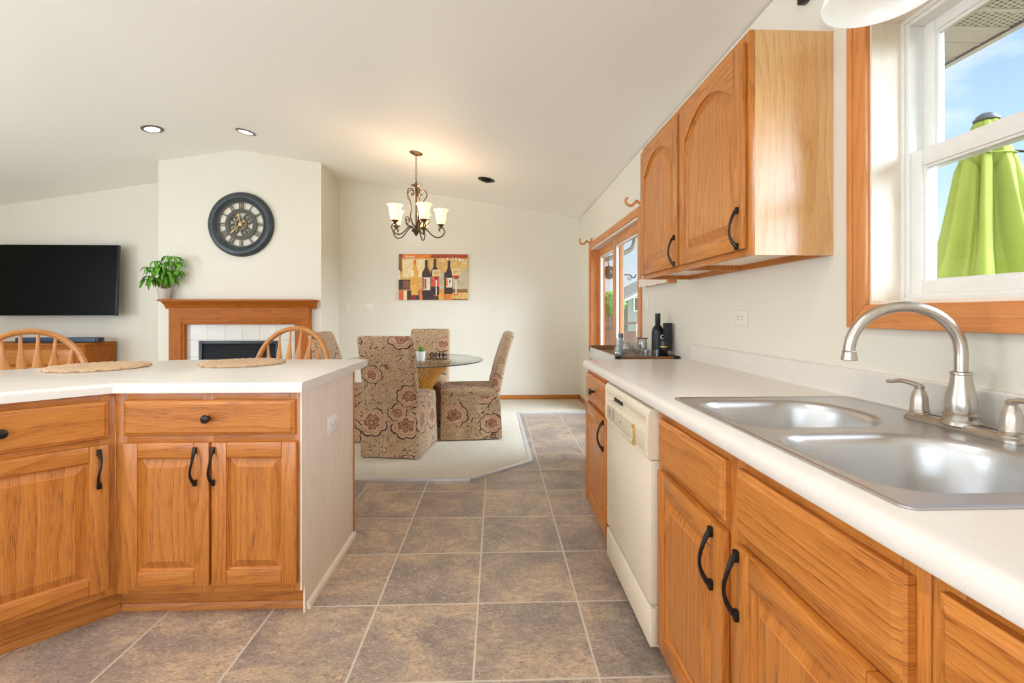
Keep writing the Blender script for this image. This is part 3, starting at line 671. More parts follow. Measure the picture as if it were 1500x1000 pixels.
# faucet
r = thing('kitchen_faucet', 'brushed-nickel gooseneck faucet on the back of the sink', 'faucet', (1.052, 1.030, .9175))
q = MB(); q.loft([rrect(-.028+o_, .028-o_, -.132+o_, .132-o_, .02, z_) for o_, z_ in ((0, 0), (0, .006), (.006, .014), (.012, .016))], nickel)
q.build('base_plate', r)
q = MB(); q.lathe([(.036, .010), (.036, .018), (.031, .024), (.031, .03), (.033, .034), (.028, .038), (.030, .045), (.028, .07), (.021, .10), (.0185, .122), (.021, .124), (.021, .128), (.016, .130)], nickel, n=28); q.build('column', r)
q = MB(); dx, dy = -.212, .062; pts = [(0, 0, .125), (0, 0, .16)]
for i in range(0, 15):
    t = PI*i/14*.97; u = (1-math.cos(t))/2; pts.append((dx*u, dy*u, .172+.105*math.sin(t)))
pts.append((dx*1.0, dy*1.0, .172)); q.tube(curve(pts, 3), .0125, nickel, 14); q.build('spout', r)
q = MB(); q.lathe([(.0135, 0), (.0175, .002), (.0165, .008), (.0145, .018), (.015, .022), (.0125, .024)], nickel, (dx, dy, .149), 20); q.build('spout_tip', r)
for sgn in (1, -1):
    q = MB(); q.lathe([(.026, .004), (.026, .012), (.020, .018), (.0205, .022), (.019, .024), (.0175, .05), (.0135, .066), (.0095, .074), (.011, .080), (.006, .086)], nickel, (0, sgn*.105, 0), 24)
    lever = curve([(0, sgn*.103, .080), (-.004, sgn*.125, .086), (-.008, sgn*.150, .088), (-.012, sgn*.172, .083), (-.014, sgn*.184, .082)], 4)
    q.tube(lever, [lerp(.0085, .0065, i/(len(lever)-1)) for i in range(len(lever))], nickel, 10, .75); q.build('lever_handle', r)

# ------------------------------------------------------------------ dining set
def parsons(label, loc, rz):
    """slip-covered parsons chair; local front is +y, origin on the floor under the seat centre"""
    r = thing('parsons_chair', label, 'chair', loc, rz, 'paisley chairs around the glass table')
    w, d, hs = .225, .27, .475
    q = MB()     # skirt, slightly flared and pleated at the corners
    def sk(z, fl, am):
        L = []; n = 72
        for i in range(n):
            t = i/n; per = 2*(2*w+2*d); s = t*per
            if s < 2*w: p = (-w+s, -d); nn = (0, -1)
            elif s < 2*w+2*d: p = (w, -d+(s-2*w)); nn = (1, 0)
            elif s < 4*w+2*d: p = (w-(s-2*w-2*d), d); nn = (0, 1)
            else: p = (-w, d-(s-4*w-2*d)); nn = (-1, 0)
            wv = am*math.sin(t*2*PI*9+1.3)+am*.6*math.sin(t*2*PI*5)
            L.append((p[0]*(1+fl)+nn[0]*wv, p[1]*(1+fl*.8)+nn[1]*wv, z))
        return L
    q.loft([sk(.012, .055, .006), sk(.1, .045, .0055), sk(.25, .025, .003), sk(.40, .005, .001), sk(.418, .0, 0)], paisley, cap0=True, cap1=True)
    q.build('skirt', r, 50)
    q = MB()
    q.loft([rrect(-w, w, -d, d, .05, .412), rrect(-w-.006, w+.006, -d, d+.006, .05, .42), rrect(-w-.008, w+.008, -d, d+.008, .05, .45), rrect(-w, w, -d, d, .05, .472), rrect(-w+.03, w-.03, -d+.03, d-.03, .05, .486), rrect(-w+.1, w-.1, -d+.1, d-.1, .05, .492)], paisley)
    q.build('seat', r, 50)
    q = MB(); Ls = []
    for z, yc, th, ww in ((.40, -d+.045, .095, w+.006), (.5, -d+.03, .095, w+.006), (.7, -d-.015, .088, w+.004), (.88, -d-.07, .080, w), (.955, -d-.098, .076, w-.002), (.982, -d-.108, .060, w-.008), (.992, -d-.111, .03, w-.02)):
        Ls.append(rrect(-ww, ww, yc-th/2, yc+th/2, min(.03, th*.45), z))
    q.loft(Ls, paisley); q.build('backrest', r, 50)
    q = MB(); q.tube([(-w+.01, -d-.012, .015), (-w*.2, -d-.016, .012), (-w+.06, -d-.02, .012)], .006, white_pl, 6)
    return r
TC = (-.775, 4.43)
parsons('paisley slip-covered chair seen from behind, nearest the island', (-.815, 4.085, .012), math.radians(-9))
parsons('paisley slip-covered chair seen side-on at the right of the glass table', (-.25, 4.565, .012), math.radians(94))
parsons('paisley slip-covered chair beyond the glass table, back to the far wall', (-.768, 5.075, .012), math.radians(178))
parsons('paisley slip-covered chair left of the table, mostly hidden behind the island', (-1.30, 4.52, .012), math.radians(-94))
r = thing('dining_table', 'round glass-topped dining table on a golden rattan sheaf base', 'table', (TC[0], TC[1], .012))
q = MB(); q.lathe([(.645, .727), (.649, .729), (.649, .737), (.645, .739), (.0, .739)], table_glass, n=96, cap0=False, cap1=False); q.lathe([(0, .727), (.645, .727)], table_glass, n=96, cap0=False, cap1=False)
gt = q.build('glass_top', r)
q = MB(); q.lathe([(.6485, .7285), (.651, .729), (.651, .737), (.6485, .7375)], glass_edge, n=96, cap0=False, cap1=False); q.build('glass_edge', gt)
q = MB(); K = 52
for i in range(K):
    t = 2*PI*i/K; pts = []
    for k in range(13):
        u = k/12; z = .727*u; rad = .125+.185*abs(2*u-.86)**1.7 if u > .43 else .125+.15*abs(2*u-.86)**1.7
        tw = t+.5*(u-.43); pts.append((rad*math.cos(tw), rad*math.sin(tw), z))
    q.tube(pts, .0085, rattan, 6)
q.build('sheaf_base', r)
q = MB(); q.lathe([(.137, .29), (.141, .295), (.141, .325), (.137, .33)], rattan, n=40, cap0=False, cap1=False); q.build('binding', r)
tz = .752
r = thing('small_potted_plant', 'tiny green plant in a white pot on the glass table', 'plant', (-.685, 4.30, tz))
q = MB(); q.lathe([(.035, 0), (.04, .03), (.045, .085), (.041, .085), (.038, .07), (.0, .07)], white_ceramic, n=20, cap1=False); q.build('pot', r)
q = MB()
for i in range(16):
    a = i*2.4; L = .03+.03*random.random(); h = .075+.05*random.random(); c_, s_ = math.cos(a), math.sin(a)
    p = [(0, 0, .07), (c_*L*.5-s_*.010, s_*L*.5+c_*.010, h), (c_*L, s_*L, h+.012), (c_*L*.5+s_*.010, s_*L*.5-c_*.010, h)]
    q.faces(p, [(0, 1, 2), (0, 2, 3)], leaf_m)
q.build('foliage', r)
r = thing('serving_tray', 'small silver tray with dark napkin rings on the glass table', 'tray', (-.56, 4.52, tz))
q = MB(); q.lathe([(.0, .0), (.09, .0), (.115, .012), (.118, .014), (.113, .014), (.088, .004), (.0, .004)], steel, n=36, cap0=False, cap1=False); q.build('dish', r)
for i in range(4):
    o = MB(); o.tube([(.022*math.cos(t), 0, .022+.022*math.sin(t)) for t in [k*PI/8 for k in range(16)]], .0055, bronze, 6, 1, True)
    o = o.build('napkin_ring'); o.location = (-.56-.055+i*.036, 4.52+.01*(i % 2), tz+.0105); o.rotation_euler = (0, 0, .9+.3*i)
    tag(o, 'dark napkin ring lying in the silver tray on the table', 'napkin ring', 'napkin rings in the tray')

# chandelier
cx_, cy_ = -.80, 4.735; zc_ = ceil_z(cx_)
r = thing('chandelier', 'bronze scroll-arm chandelier with five glowing bell shades over the dining table', 'chandelier', (cx_, cy_, .06))
tilt = Matrix.Translation((0, 0, zc_-.06)) @ Matrix.Rotation(math.atan(.159), 4, 'Y')
q = MB(); q.lathe([(.0, -.028), (.02, -.026), (.045, -.016), (.066, -.006), (.068, 0), (.0, 0)], chand_metal, n=28, M=tilt, cap0=False, cap1=False); q.build('canopy', r)
q = MB(); top, bot = zc_-.08, 2.44; nl = 13; ln = (top-bot)/nl
for i in range(nl):
    zc = top-ln*(i+.5); hgt = ln*.68; pts = []
    for k in range(12):
        t = 2*PI*k/12; px_ = .009*math.cos(t); pts.append((px_ if i % 2 else 0, 0 if i % 2 else px_, zc+hgt*math.sin(t)))
    q.tube(pts, .0022, chand_metal, 5, 1, True)
q.build('chain', r)
q = MB(); q.lathe([(.001, 2.445), (.008, 2.44), (.010, 2.42), (.05, 2.405), (.052, 2.40), (.012, 2.385), (.010, 2.36), (.013, 2.35), (.009, 2.33), (.009, 1.98), (.022, 1.97), (.045, 1.955), (.048, 1.945), (.022, 1.925), (.014, 1.905), (.001, 1.89)], chand_metal, n=20); q.build('column', r)
A0 = .157
for i in range(5):
    a = A0+i*2*PI/5; RM = Matrix.Rotation(a, 4, 'Z')
    q = MB()
    q.tube(curve([(.02, 0, 1.955), (.06, 0, 1.985), (.11, 0, 1.955), (.16, 0, 1.905), (.215, 0, 1.885), (.262, 0, 1.905), (.282, 0, 1.95), (.262, 0, 1.985), (.235, 0, 1.985), (.225, 0, 1.962), (.238, 0, 1.95)], 6), .0065, chand_metal, 7, M=RM)
    q.tube(curve([(.07, 0, 1.98), (.10, 0, 2.0), (.125, 0, 2.035), (.12, 0, 2.065), (.095, 0, 2.07), (.08, 0, 2.05), (.095, 0, 2.035)], 5), .005, chand_metal, 6, M=RM)
    q.tube(curve([(.012, 0, 1.985), (.045, 0, 2.02), (.07, 0, 2.09), (.06, 0, 2.16), (.072, 0, 2.24), (.105, 0, 2.30), (.088, 0, 2.35), (.045, 0, 2.355), (.028, 0, 2.325), (.045, 0, 2.305), (.06, 0, 2.318)], 6), .006, chand_metal, 7, M=RM)
    q.lathe([(.008, 1.975), (.01, 1.99), (.02, 2.0), (.034, 2.012), (.036, 2.018), (.02, 2.02)], chand_metal, (.245, 0, 0), 18, M=RM)
    ar = q.build('arm', r)
    q = MB(); q.lathe([(.034, 2.018), (.046, 2.045), (.052, 2.09), (.056, 2.13), (.064, 2.15), (.076, 2.163), (.078, 2.166), (.073, 2.166), (.06, 2.152), (.05, 2.12), (.046, 2.09), (.04, 2.045), (.03, 2.024)], shade_glass, (.245, 0, 0), 24, M=RM, cap0=False, cap1=False); q.build('shade', ar)
    l = bpy.data.lights.new('chandelier_bulb', 'POINT'); l.energy = 2.2; l.color = (1, .78, .52); l.shadow_soft_size = .03
    o = bpy.data.objects.new('chandelier_bulb', l); C.objects.link(o); o.location = RM @ Vector((.245, 0, 2.19)) + Vector((cx_, cy_, .06))

# recessed ceiling lights
def recessed(label, x, y, lit, slope, pw=5):
    r = thing('recessed_light', label, 'ceiling light', (x, y, ceil_z(x)-.0005)); r.rotation_euler = (0, slope, 0)
    q = MB(); q.lathe([(.066, -.004), (.07, -.009), (.09, -.007), (.099, -.001), (.099, 0), (.066, 0)], plain_trim if lit else bronze, n=36, cap0=False, cap1=False); q.build('trim_ring', r)
    if lit:
        q = MB(); q.lathe([(.0, -.003), (.067, -.003), (.067, -.001), (0, -.001)], lit_lens, n=32, cap0=False, cap1=False); q.build('lens', r)
        l = bpy.data.lights.new('recessed_bulb', 'SPOT'); l.energy = pw; l.spot_size = 2.2; l.spot_blend = .9; l.shadow_soft_size = .05; l.color = (1, .97, .93)
        o = bpy.data.objects.new('recessed_bulb', l); C.objects.link(o); o.location = (x, y, ceil_z(x)-.03)
    else:
        q = MB(); q.ball((.0, 0, -.004), (.064, .064, .03), bronze, 20, Matrix.Rotation(.25, 4, 'X')); q.lathe([(.0, -.034), (.03, -.033), (.031, -.03)], white_pl, n=20, M=Matrix.Rotation(.4, 4, 'X') @ Matrix.Rotation(.3, 4, 'Y')); q.build('eyeball', r)
    return r
plain_trim = plain('grey_trim_ring', srgb(120, 118, 114), .35, .4)
sl = math.atan(.159)
recessed('lit recessed ceiling light left of the ceiling ridge', -3.54, 4.966, True, -sl)
recessed('lit recessed ceiling light right of the ceiling ridge', -2.61, 4.998, True, sl)
recessed('dark unlit eyeball ceiling light right of the chandelier', -.110, 5.265, False, sl)
recessed('added unseen recessed fill light over the kitchen aisle', -.45, .75, True, sl, 60)  # this and the next two are out-of-view downlights added to brighten the kitchen
recessed('added unseen recessed fill light behind the photographer', -.45, -1.2, True, sl, 40)
recessed('added unseen recessed fill light above the angled wing of the island', -2.2, 1.0, True, sl, 40)
glow_opal = NT('window_glow_opal').set(Base_Color=(.86, .85, .84, 1), Roughness=.25, Emission_Color=(1, .96, .92, 1), Emission_Strength=.2)  # faint glow added to the shade for the window light it catches
# pendant over the sink
r = thing('pendant_lamp', 'white glass bell pendant lamp hanging over the sink', 'lamp', (.925, 1.1, .018))
q = MB(); q.lathe([(.122, 1.922), (.120, 1.918), (.116, 1.921), (.112, 1.935), (.098, 1.965), (.075, 1.995), (.045, 2.02), (.028, 2.03), (.028, 2.034), (.05, 2.026), (.082, 2.0), (.104, 1.968), (.117, 1.938)], glow_opal, n=48, cap0=False, cap1=False); q.build('shade', r, 60)
q = MB(); q.lathe([(.03, 2.028), (.032, 2.04), (.02, 2.06), (.008, 2.075), (.006, 2.08), (.006, 2.475)], bronze, n=20); q.build('stem', r)
q = MB(); q.lathe([(.006, -.03), (.05, -.02), (.06, -.002), (.06, 0)], bronze, n=28, M=Matrix.Translation((0, 0, ceil_z(.92)-.020)) @ Matrix.Rotation(sl, 4, 'Y')); q.build('canopy', r)
q = MB(); q.ball((0, 0, 1.985), (.028, .028, .036), lamp_glass, 16); q.build('bulb', r)

# ------------------------------------------------------------------ fireplace wall
r = thing('fireplace_mantel', 'oak fireplace mantel with a crown shelf under the big clock', 'mantel', (0, CY-.001, 0))
q = MB(); q.box(-3.925, -2.135, -.185, 0, 1.322, 1.345, oak_dark, 'x', .004); sh = q.build('shelf', r)
q = MB(); prof = [(-.165, 1.3215), (-.150, 1.305), (-.120, 1.290), (-.10, 1.268), (-.088, 1.25), (-.082, 1.246), (-.082, 1.235), (0, 1.235), (0, 1.3215)]
q.prism(prof, -3.895, -2.165, 'x', oak_dark, 'x'); q.build('crown_moulding', r)
q = MB(); q.box(-3.86, -2.225, -.08, 0, 1.118, 1.235, oak_dark, 'x'); q.build('frieze', r)
for x0, x1 in ((-3.86, -3.745), (-2.34, -2.225)):
    q = MB(); q.box(x0, x1, -.08, 0, .012, 1.118, oak_dark, 'z', .002); q.build('pilaster', r)
q = MB()
X0_, X1_, Z1_ = -3.765, -2.32, 1.128
for (i0, i1, ya, yb) in ((0, .022, -.083, -.095), (.022, .05, -.095, -.088), (.05, .078, -.088, -.074)):
    q.prism([(X0_+i0, .012), (X0_+i1, .012), (X0_+i1, Z1_-i1), (X0_+i0, Z1_-i0)], yb if i0 else ya, -.0, 'y', oak_dark, 'z', bev=.002)
    q.prism([(X1_-i0, .012), (X1_-i1, .012), (X1_-i1, Z1_-i1), (X1_-i0, Z1_-i0)], yb if i0 else ya, -.0, 'y', oak_dark, 'z', bev=.002)
    q.prism([(X0_+i0, Z1_-i0), (X1_-i0, Z1_-i0), (X1_-i1, Z1_-i1), (X0_+i1, Z1_-i1)], yb if i0 else ya, -.0, 'y', oak_dark, 'x', bev=.002)
q.build('inner_moulding', r)
r = thing('fireplace', 'black gas fireplace insert in pale square tiles', 'fireplace', (0, CY-.002, 0))
q = MB()
for (x0, x1, z0, z1) in ((-3.686, -3.545, .012, 1.048), (-2.60, -2.398, .012, 1.048), (-3.545, -2.60, .855, 1.048)): q.box(x0, x1, -.02, 0, z0, z1, ceramic_tile)
q.build('tile_surround', r)
q = MB(); ring_y = (-.03, -.001)
for (x0, x1, z0, z1) in ((-3.545, -3.505, .10, .855), (-2.64, -2.60, .10, .855), (-3.505, -2.64, .815, .855), (-3.505, -2.64, .10, .14), (-3.505, -2.64, .60, .63)): q.box(x0, x1, *ring_y, z0, z1, firebox_m, bev=.003)
q.build('insert_frame', r)
q = MB()
for i in range(6):
    z = .645+i*.029; q.prism([(-.024, z), (-.021, z-.002), (-.006, z+.018), (-.009, z+.020)], -3.505, -2.64, 'x', firebox_m)
q.box(-3.505, -2.64, -.004, -.001, .63, .815, dark_slot); q.build('louvre_grille', r)
q = MB(); q.box(-3.505, -2.64, -.008, -.002, .14, .60, black_plastic); q.build('fire_glass', r)
# clock
r = thing('wall_clock', 'large black-framed skeleton wall clock with roman numerals above the mantel', 'clock', (-3.055, CY-.002, 2.248))
q = MB(); q.lathe([(.270, .0), (.270, .018), (.280, .022), (.290, .034), (.305, .040), (.315, .052), (.342, .058), (.368, .048), (.384, .028), (.388, .008), (.384, 0)], clock_black, n=72, axis='-y', cap0=False, cap1=False); q.build('frame', r)
q = MB(); Y_ = -.018
def cl_ring(q, r0, r1, y0, y1, mat, n=64): q.lathe([(r0, y0), (r0, y1), (r1, y1), (r1, y0), (r0, y0)], mat, n=n, axis='-y', cap0=False, cap1=False)
cl_ring(q, .262, .274, .004, .02, clock_bronze); cl_ring(q, .138, .187, .004, .02, clock_bronze)
q.build('numeral_rings', r)
def stroke(q, x0, z0, x1, z1, w, M, mat, y=Y_):
    d = Vector((x1-x0, z1-z0)); nn = Vector((-d.y, d.x)).normalized()*w/2
    P_ = [(x0+nn.x, z0+nn.y), (x1+nn.x, z1+nn.y), (x1-nn.x, z1-nn.y), (x0-nn.x, z0-nn.y)]
    q.prism(P_, y, y+.006, 'y', mat, M=M)
NUM = ['XII', 'I', 'II', 'III', 'IIII', 'V', 'VI', 'VII', 'VIII', 'IX', 'X', 'XI']
for i, s_ in enumerate(NUM):
    q = MB(); M_ = Matrix.Rotation(i*PI/6, 4, 'Y'); wd = {'I': .017, 'V': .030, 'X': .030}; tot = sum(wd[c] for c in s_); xx = -tot/2; a0, a1 = .186, .262
    for c in s_:
        w_ = wd[c]; xm = xx+w_/2
        if c == 'I': stroke(q, xm, a0, xm, a1, .0075, M_, clock_bronze)
        if c == 'V': stroke(q, xm, a0, xm-.010, a1, .0085, M_, clock_bronze); stroke(q, xm, a0, xm+.010, a1, .004, M_, clock_bronze)
        if c == 'X': stroke(q, xm+.010, a0, xm-.010, a1, .0085, M_, clock_bronze); stroke(q, xm-.010, a0, xm+.010, a1, .004, M_, clock_bronze)
        xx += w_
    q.build('numeral', r)
def gear(name, gx, gz, ro, ri, nt_, sp, y0=.006, y1=.016):
    q = MB(); L = []; n = nt_*4
    for k in range(n):
        rr_ = ro if (k//2) % 2 else ro*.90; L.append((rr_*math.cos(2*PI*k/n), rr_*math.sin(2*PI*k/n)))
    I = [(ri*math.cos(2*PI*k/n), ri*math.sin(2*PI*k/n)) for k in range(n)]
    vs = [(gx+u, -y1, gz+w) for u, w in L]+[(gx+u, -y1, gz+w) for u, w in I]+[(gx+u, -y0, gz+w) for u, w in L]+[(gx+u, -y0, gz+w) for u, w in I]; fs = []
    for k in range(n):
        j = (k+1) % n; fs += [(k, j, n+j, n+k), (2*n+k, 3*n+k, 3*n+j, 2*n+j), (k, 2*n+k, 2*n+j, j), (n+k, n+j, 3*n+j, 3*n+k)]
    q.faces(vs, fs, clock_bronze)
    for k in range(sp):
        t = 2*PI*k/sp+.3; stroke(q, gx+.006*math.cos(t), gz+.006*math.sin(t), gx+ri*1.03*math.cos(t), gz+ri*1.03*math.sin(t), .010, None, clock_bronze, -y1)
    q.lathe([(.012, y0), (.012, y1+.002), (.0, y1+.002)], clock_bronze, (gx, 0, gz), 14, '-y'); q.build('gear', r)
gear('g', 0, 0, .080, .046, 26, 6, .014, .022); gear('g', .085, .066, .066, .042, 18, 5); gear('g', -.088, -.052, .068, .044, 20, 4); gear('g', .058, -.092, .064, .042, 18, 5); gear('g', -.072, .082, .062, .040, 16, 4)
q = MB(); cl_ring(q, .062, .066, .0225, .0232, gold, 40); q.build('gilt_ring', r)
def hand(name, ang, L, tail):
    q = MB(); M_ = Matrix.Rotation(ang, 4, 'Y')
    q.prism([(-.003, -tail), (.003, -tail), (.0045, L*.55), (.010, L*.72), (.003, L*.84), (0, L), (-.003, L*.84), (-.010, L*.72), (-.0045, L*.55)], -.034, -.030, 'y', gold, M=M_)
    q.prism([(-.010, -tail-.018), (.010, -tail-.018), (.010, -tail), (-.010, -tail)], -.034, -.030, 'y', gold, M=M_); q.build(name, r)
hand('minute_hand', math.radians(227), .182, .045); hand('hour_hand', math.radians(349), .155, .0)
q = MB(); q.lathe([(.02, .022), (.02, .037), (.0, .039)], gold, n=20, axis='-y'); q.build('hub', r)
# money tree on the mantel
r = thing('potted_money_tree', 'leafy green money tree in a pale grey pot on the mantel', 'plant', (-3.905, CY-.092, 1.3455))
q = MB(); q.lathe([(.050, 0), (.052, .004), (.072, .118), (.076, .125), (.070, .125), (.066, .112), (.0, .112)], grey_pot, n=32, cap1=False); q.build('pot', r)
q = MB(); q.lathe([(.0, .113), (.066, .113)], soil, n=24, cap0=False, cap1=False); q.build('soil', r)
q = MB()
for k in range(3):
    q.tube([(.016*math.cos(k*2.1+u*5), .016*math.sin(k*2.1+u*5), .11+u*.12) for u in [j/10 for j in range(11)]], [lerp(.02, .012, j/10) for j in range(11)], bark, 8)
q.build('trunk', r)
rnd = random.Random(4); heads = []
for k in range(13):
    a = k*2.4+.4; ln = rnd.uniform(.06, .2); heads.append((ln*math.cos(a), ln*math.sin(a)*.55-.02, .27+rnd.uniform(-.05, .13)-.15*ln))
heads += [(.08, -.04, .50), (.15, -.03, .495), (-.05, -.05, .44), (.04, -.06, .41), (-.09, -.06, .33), (.09, -.06, .30), (.10, -.03, .44), (.17, -.02, .43), (-.15, -.03, .375), (-.12, -.05, .27), (.19, -.04, .33), (.02, -.05, .36), (-.02, -.06, .24)]
q = MB(); lf = MB()
for hx, hy, hz in heads:
    q.tube(curve([(0, 0, .225), (hx*.35, hy*.35, .24+(hz-.22)*.7), (hx*.8, hy*.8, hz+.012), (hx, hy, hz)], 5), .0028, leaf_m, 5)
    for j in range(6):
        a = j*PI/3+rnd.uniform(-.3, .3); L = rnd.uniform(.075, .125); wd_ = L*.19; dr = rnd.uniform(.5, 1.1)
        mid_, lefts, rights = [], [], []
        for t in (0, .15, .35, .6, .82, 1):
            rad = L*t*math.cos(dr*t*.8); zz_ = hz+L*.12*math.sin(PI*t)-L*t*math.sin(dr*t); wv = wd_*math.sin(PI*min(1, t*.95+.02))**.8
            px_, py_ = hx+rad*math.cos(a), min(.062, hy+rad*math.sin(a)*.8)
            mid_.append((px_, py_, zz_-.004)); lefts.append((px_-wv*math.sin(a), min(.08, py_+wv*math.cos(a)), zz_)); rights.append((px_+wv*math.sin(a), min(.08, py_-wv*math.cos(a)), zz_))
        lf.loft([lefts, mid_, rights], leaf_m, cap0=False, cap1=False, closed=False)
q.build('stems', r); lf.build('foliage', r, 60)
# tv, console, soundbar
r = thing('television', 'big black flat-screen television on the wall left of the fireplace', 'television', (-5.675, 6.22, 1.605)); r.rotation_euler = (-.045, 0, 0)
q = MB(); q.box(-.81, .81, -.012, .03, -.457, .457, black_plastic, bev=.004); q.build('cabinet_back', r)
q = MB(); q.box(-.802, .802, -.0135, -.0115, -.446, .450, tv_screen); q.build('screen', r)
q = MB(); q.box(-.81, .81, -.0145, -.011, -.457, -.447, plain('tv_grey_edge', srgb(96, 100, 106), .3, .5)); q.build('bottom_bezel', r)
q = MB(); q.box(-.2, .2, .03, .17, -.15, .15, black_plastic); q.build('wall_mount', r)
r = thing('tv_console', 'oak drawer console under the television', 'console', (-5.95, 6.15, .012))
q = MB(); hw = .93
def cpoly(o): return [(-hw-o, .225), (hw+o, .225), (hw+o, -.12), (hw-.03+o, -.2-o), (hw-.11, -.235-o), (-hw-o, -.235-o)]
q.prism(cpoly(0), .07, .775, 'z', oak_dark, 'z'); q.build('carcass', r)
q = MB(); q.prism(cpoly(.022), .775, .806, 'z', oak_dark, 'x', bev=.006); q.build('top', r)
q = MB(); q.prism(cpoly(.012), .0, .07, 'z', oak_dark, 'x', bev=.004); q.build('plinth', r)
q = MB(); q.box(hw-.03, hw+.008, .17, .225, .07, .775, oak_dark, 'z', .004); q.build('pilaster', r)
for row in range(3):
    for c_ in range(4):
        x0 = -hw+.05+c_*.435; z0 = .125+row*.213
        q = MB(); q.box(x0, x0+.385, -.252, -.2345, z0, z0+.180, oak, 'x', .005); d = q.build('drawer_front', r)
        q = MB(); q.lathe([(.006, 0), (.006, .012), (.015, .018), (.013, .026), (.0, .028)], nickel, (x0+.19, -.2515, z0+.09), 14, '-y'); q.build('knob', d)
q = MB(); q.box(-.5, .5, -.05, .05, 0, .062, blue_grey, bev=.008); q.box(.46, .501, -.0505, .05, 0, .0625, black_plastic, bev=.006); o = q.build('soundbar')
o.location = (-5.46, 6.08, .8185); tag(o, 'long dark blue-grey soundbar lying on the oak console', 'soundbar')

# ------------------------------------------------------------------ bar stools and placemats at the island
def stool(label, loc, rz):
    r = thing('windsor_bar_stool', label, 'stool', loc, rz, 'windsor stools behind the island')     # front of the seat is -y
    q = MB(); hs = .61
    q.loft([[(1.0*.20*k*math.cos(t), .19*k*math.sin(t)*(1 if math.sin(t) > 0 else 1.05), z) for t in [i*PI/16 for i in range(32)]] for k, z in ((.9, hs-.022), (1.0, hs-.012), (1.0, hs+.006), (.94, hs+.012), (.6, hs+.004), (.2, hs+.001))], stool_oak, 'y'); q.build('seat', r)
    for sx, sy in ((-1, -1), (1, -1), (-1, 1), (1, 1)):
        q = MB(); p0 = Vector((sx*.13, sy*.12, hs-.018)); p1 = Vector((sx*.215, sy*.205, .001)); N = 22
        rad = [.013, .016, .019, .02, .019, .015, .013, .018, .0135, .014, .017, .0185, .0195, .0185, .0165, .0135, .018, .0135, .014, .0135, .0125, .0115, .010]
        q.tube([p0.lerp(p1, i/N) for i in range(N+1)], rad, stool_oak, 10); q.build('leg', r)
    for za, pr in ((.22, ((-1, -1), (1, -1))), (.22, ((-1, 1), (1, 1))), (.30, ((-1, -1), (-1, 1))), (.30, ((1, -1), (1, 1)))):
        t = 1-za/(hs-.018); f = lambda sx, sy: Vector((sx*lerp(.13, .215, t), sy*lerp(.12, .205, t), za))
        q = MB(); a_, b_ = f(*pr[0]), f(*pr[1]); q.tube([a_.lerp(b_, i/10) for i in range(11)], [.008+.006*math.sin(PI*i/10) for i in range(11)], stool_oak, 8); q.build('stretcher', r)
    def bow(t):      # t 0..1 round the hoop
        a = PI*t; return Vector((-.250*math.cos(a)*(1 if 1 else 1), .165+.10*max(0, math.sin(a))**.8, hs+.005+.462*max(0, math.sin(a))**.62))
    q = MB(); pts = [bow(i/40) for i in range(41)]; q.tube(pts, .020, stool_oak, 10, .8, grain='x'); q.build('bow', r)
    n = 6
    for i in range(n):
        u = (i+.5)/n*2-1; xb = u*.135; xt = u*.215
        t = math.acos(max(-1, min(1, -xt/.25)))/PI; top = bow(t); base = Vector((xb, .155-.02*u*u, hs+.002))
        H = (top-base); Ls = []
        for s_ in (0, .06, .2, .34, .5, .62, .70, .78, .9, .985):
            w_ = .0085 if s_ < .1 else (.0085+.017*math.sin(PI*min(1, (s_-.1)/.72))**1.3 if s_ < .82 else .0075); th = .006
            p = base+H*s_; Ls.append([(p.x+w_*math.cos(k*PI/5), p.y+th*math.sin(k*PI/5), p.z) for k in range(10)])
        q = MB(); q.loft(Ls, stool_oak, 'z'); q.build('spindle', r, 50)
    return r
stool('bow-back windsor stool facing the straight side of the island', (-1.36, 2.985, .012*0+.001), 0)
stool('bow-back windsor stool behind the angled wing of the island', (-2.42, 2.53, .001), PI/4)
def mat_(label, x, y, rz, R):
    q = MB(); n = 120; Ls = []
    for k, z in ((.0, .013), (.5, .016), (.8, .016), (.95, .013), (1.0, .008), (.98, .001), (.5, .0005)):
        Ls.append([(R*k*(1+.085*k*abs(math.sin(7*t))-.04)*math.cos(t), R*k*(1+.085*k*abs(math.sin(7*t))-.04)*math.sin(t), z+.0015*math.sin(31*t)*k) for t in [i*2*PI/n for i in range(n)]])
    q.loft(Ls, seagrass, cap0=False, cap1=True); o = q.build('placemat'); o.location = (x, y, .9155); o.rotation_euler = (0, 0, rz)
    tag(o, label, 'placemat', 'woven placemats on the island')
mat_('round scalloped woven placemat on the straight part of the island', -1.325, 2.515, .2, .195)
mat_('round scalloped woven placemat on the angled wing of the island', -1.925, 2.345, .5, .2)

# ------------------------------------------------------------------ things on the walls
def plate(name, label, origin, rz, w, h, kind, n=1, mat=None, group=None):
    """wall plate facing local -y, centred on origin"""
    mat = mat or ivory; r = thing(name, label, 'outlet' if kind == 'outlet' else 'switch', origin, rz, group)
    q = MB(); q.box(-w/2, w/2, -.006, -.0006, -h/2, h/2, mat, bev=.0025); q.build('plate', r)
    for i in range(n):
        if kind == 'switch':
            xx = (i-(n-1)/2)*.046
            q = MB(); q.prism([(-.0055, -.012), (-.014, .004), (-.013, .010), (-.0055, .012)], xx-.005, xx+.005, 'x', white_pl); q.build('toggle', r)
        else:
            xx = (i-(n-1)/2)*.039
            q = MB(); q.lathe([(.0165, 0), (.0165, .0015), (.0, .0016)], mat, (xx, -.0058, 0), 20, '-y'); s_ = q.build('socket', r)
            q = MB()
            for dz in (-.0065, .0065): q.box(xx-.006, xx+.002, -.0079, -.0070, dz-.0012, dz+.0012, dark_slot)
            q.box(xx+.006, xx+.0095, -.0079, -.0070, -.002, .002, dark_slot); q.build('slots', s_)
    return r
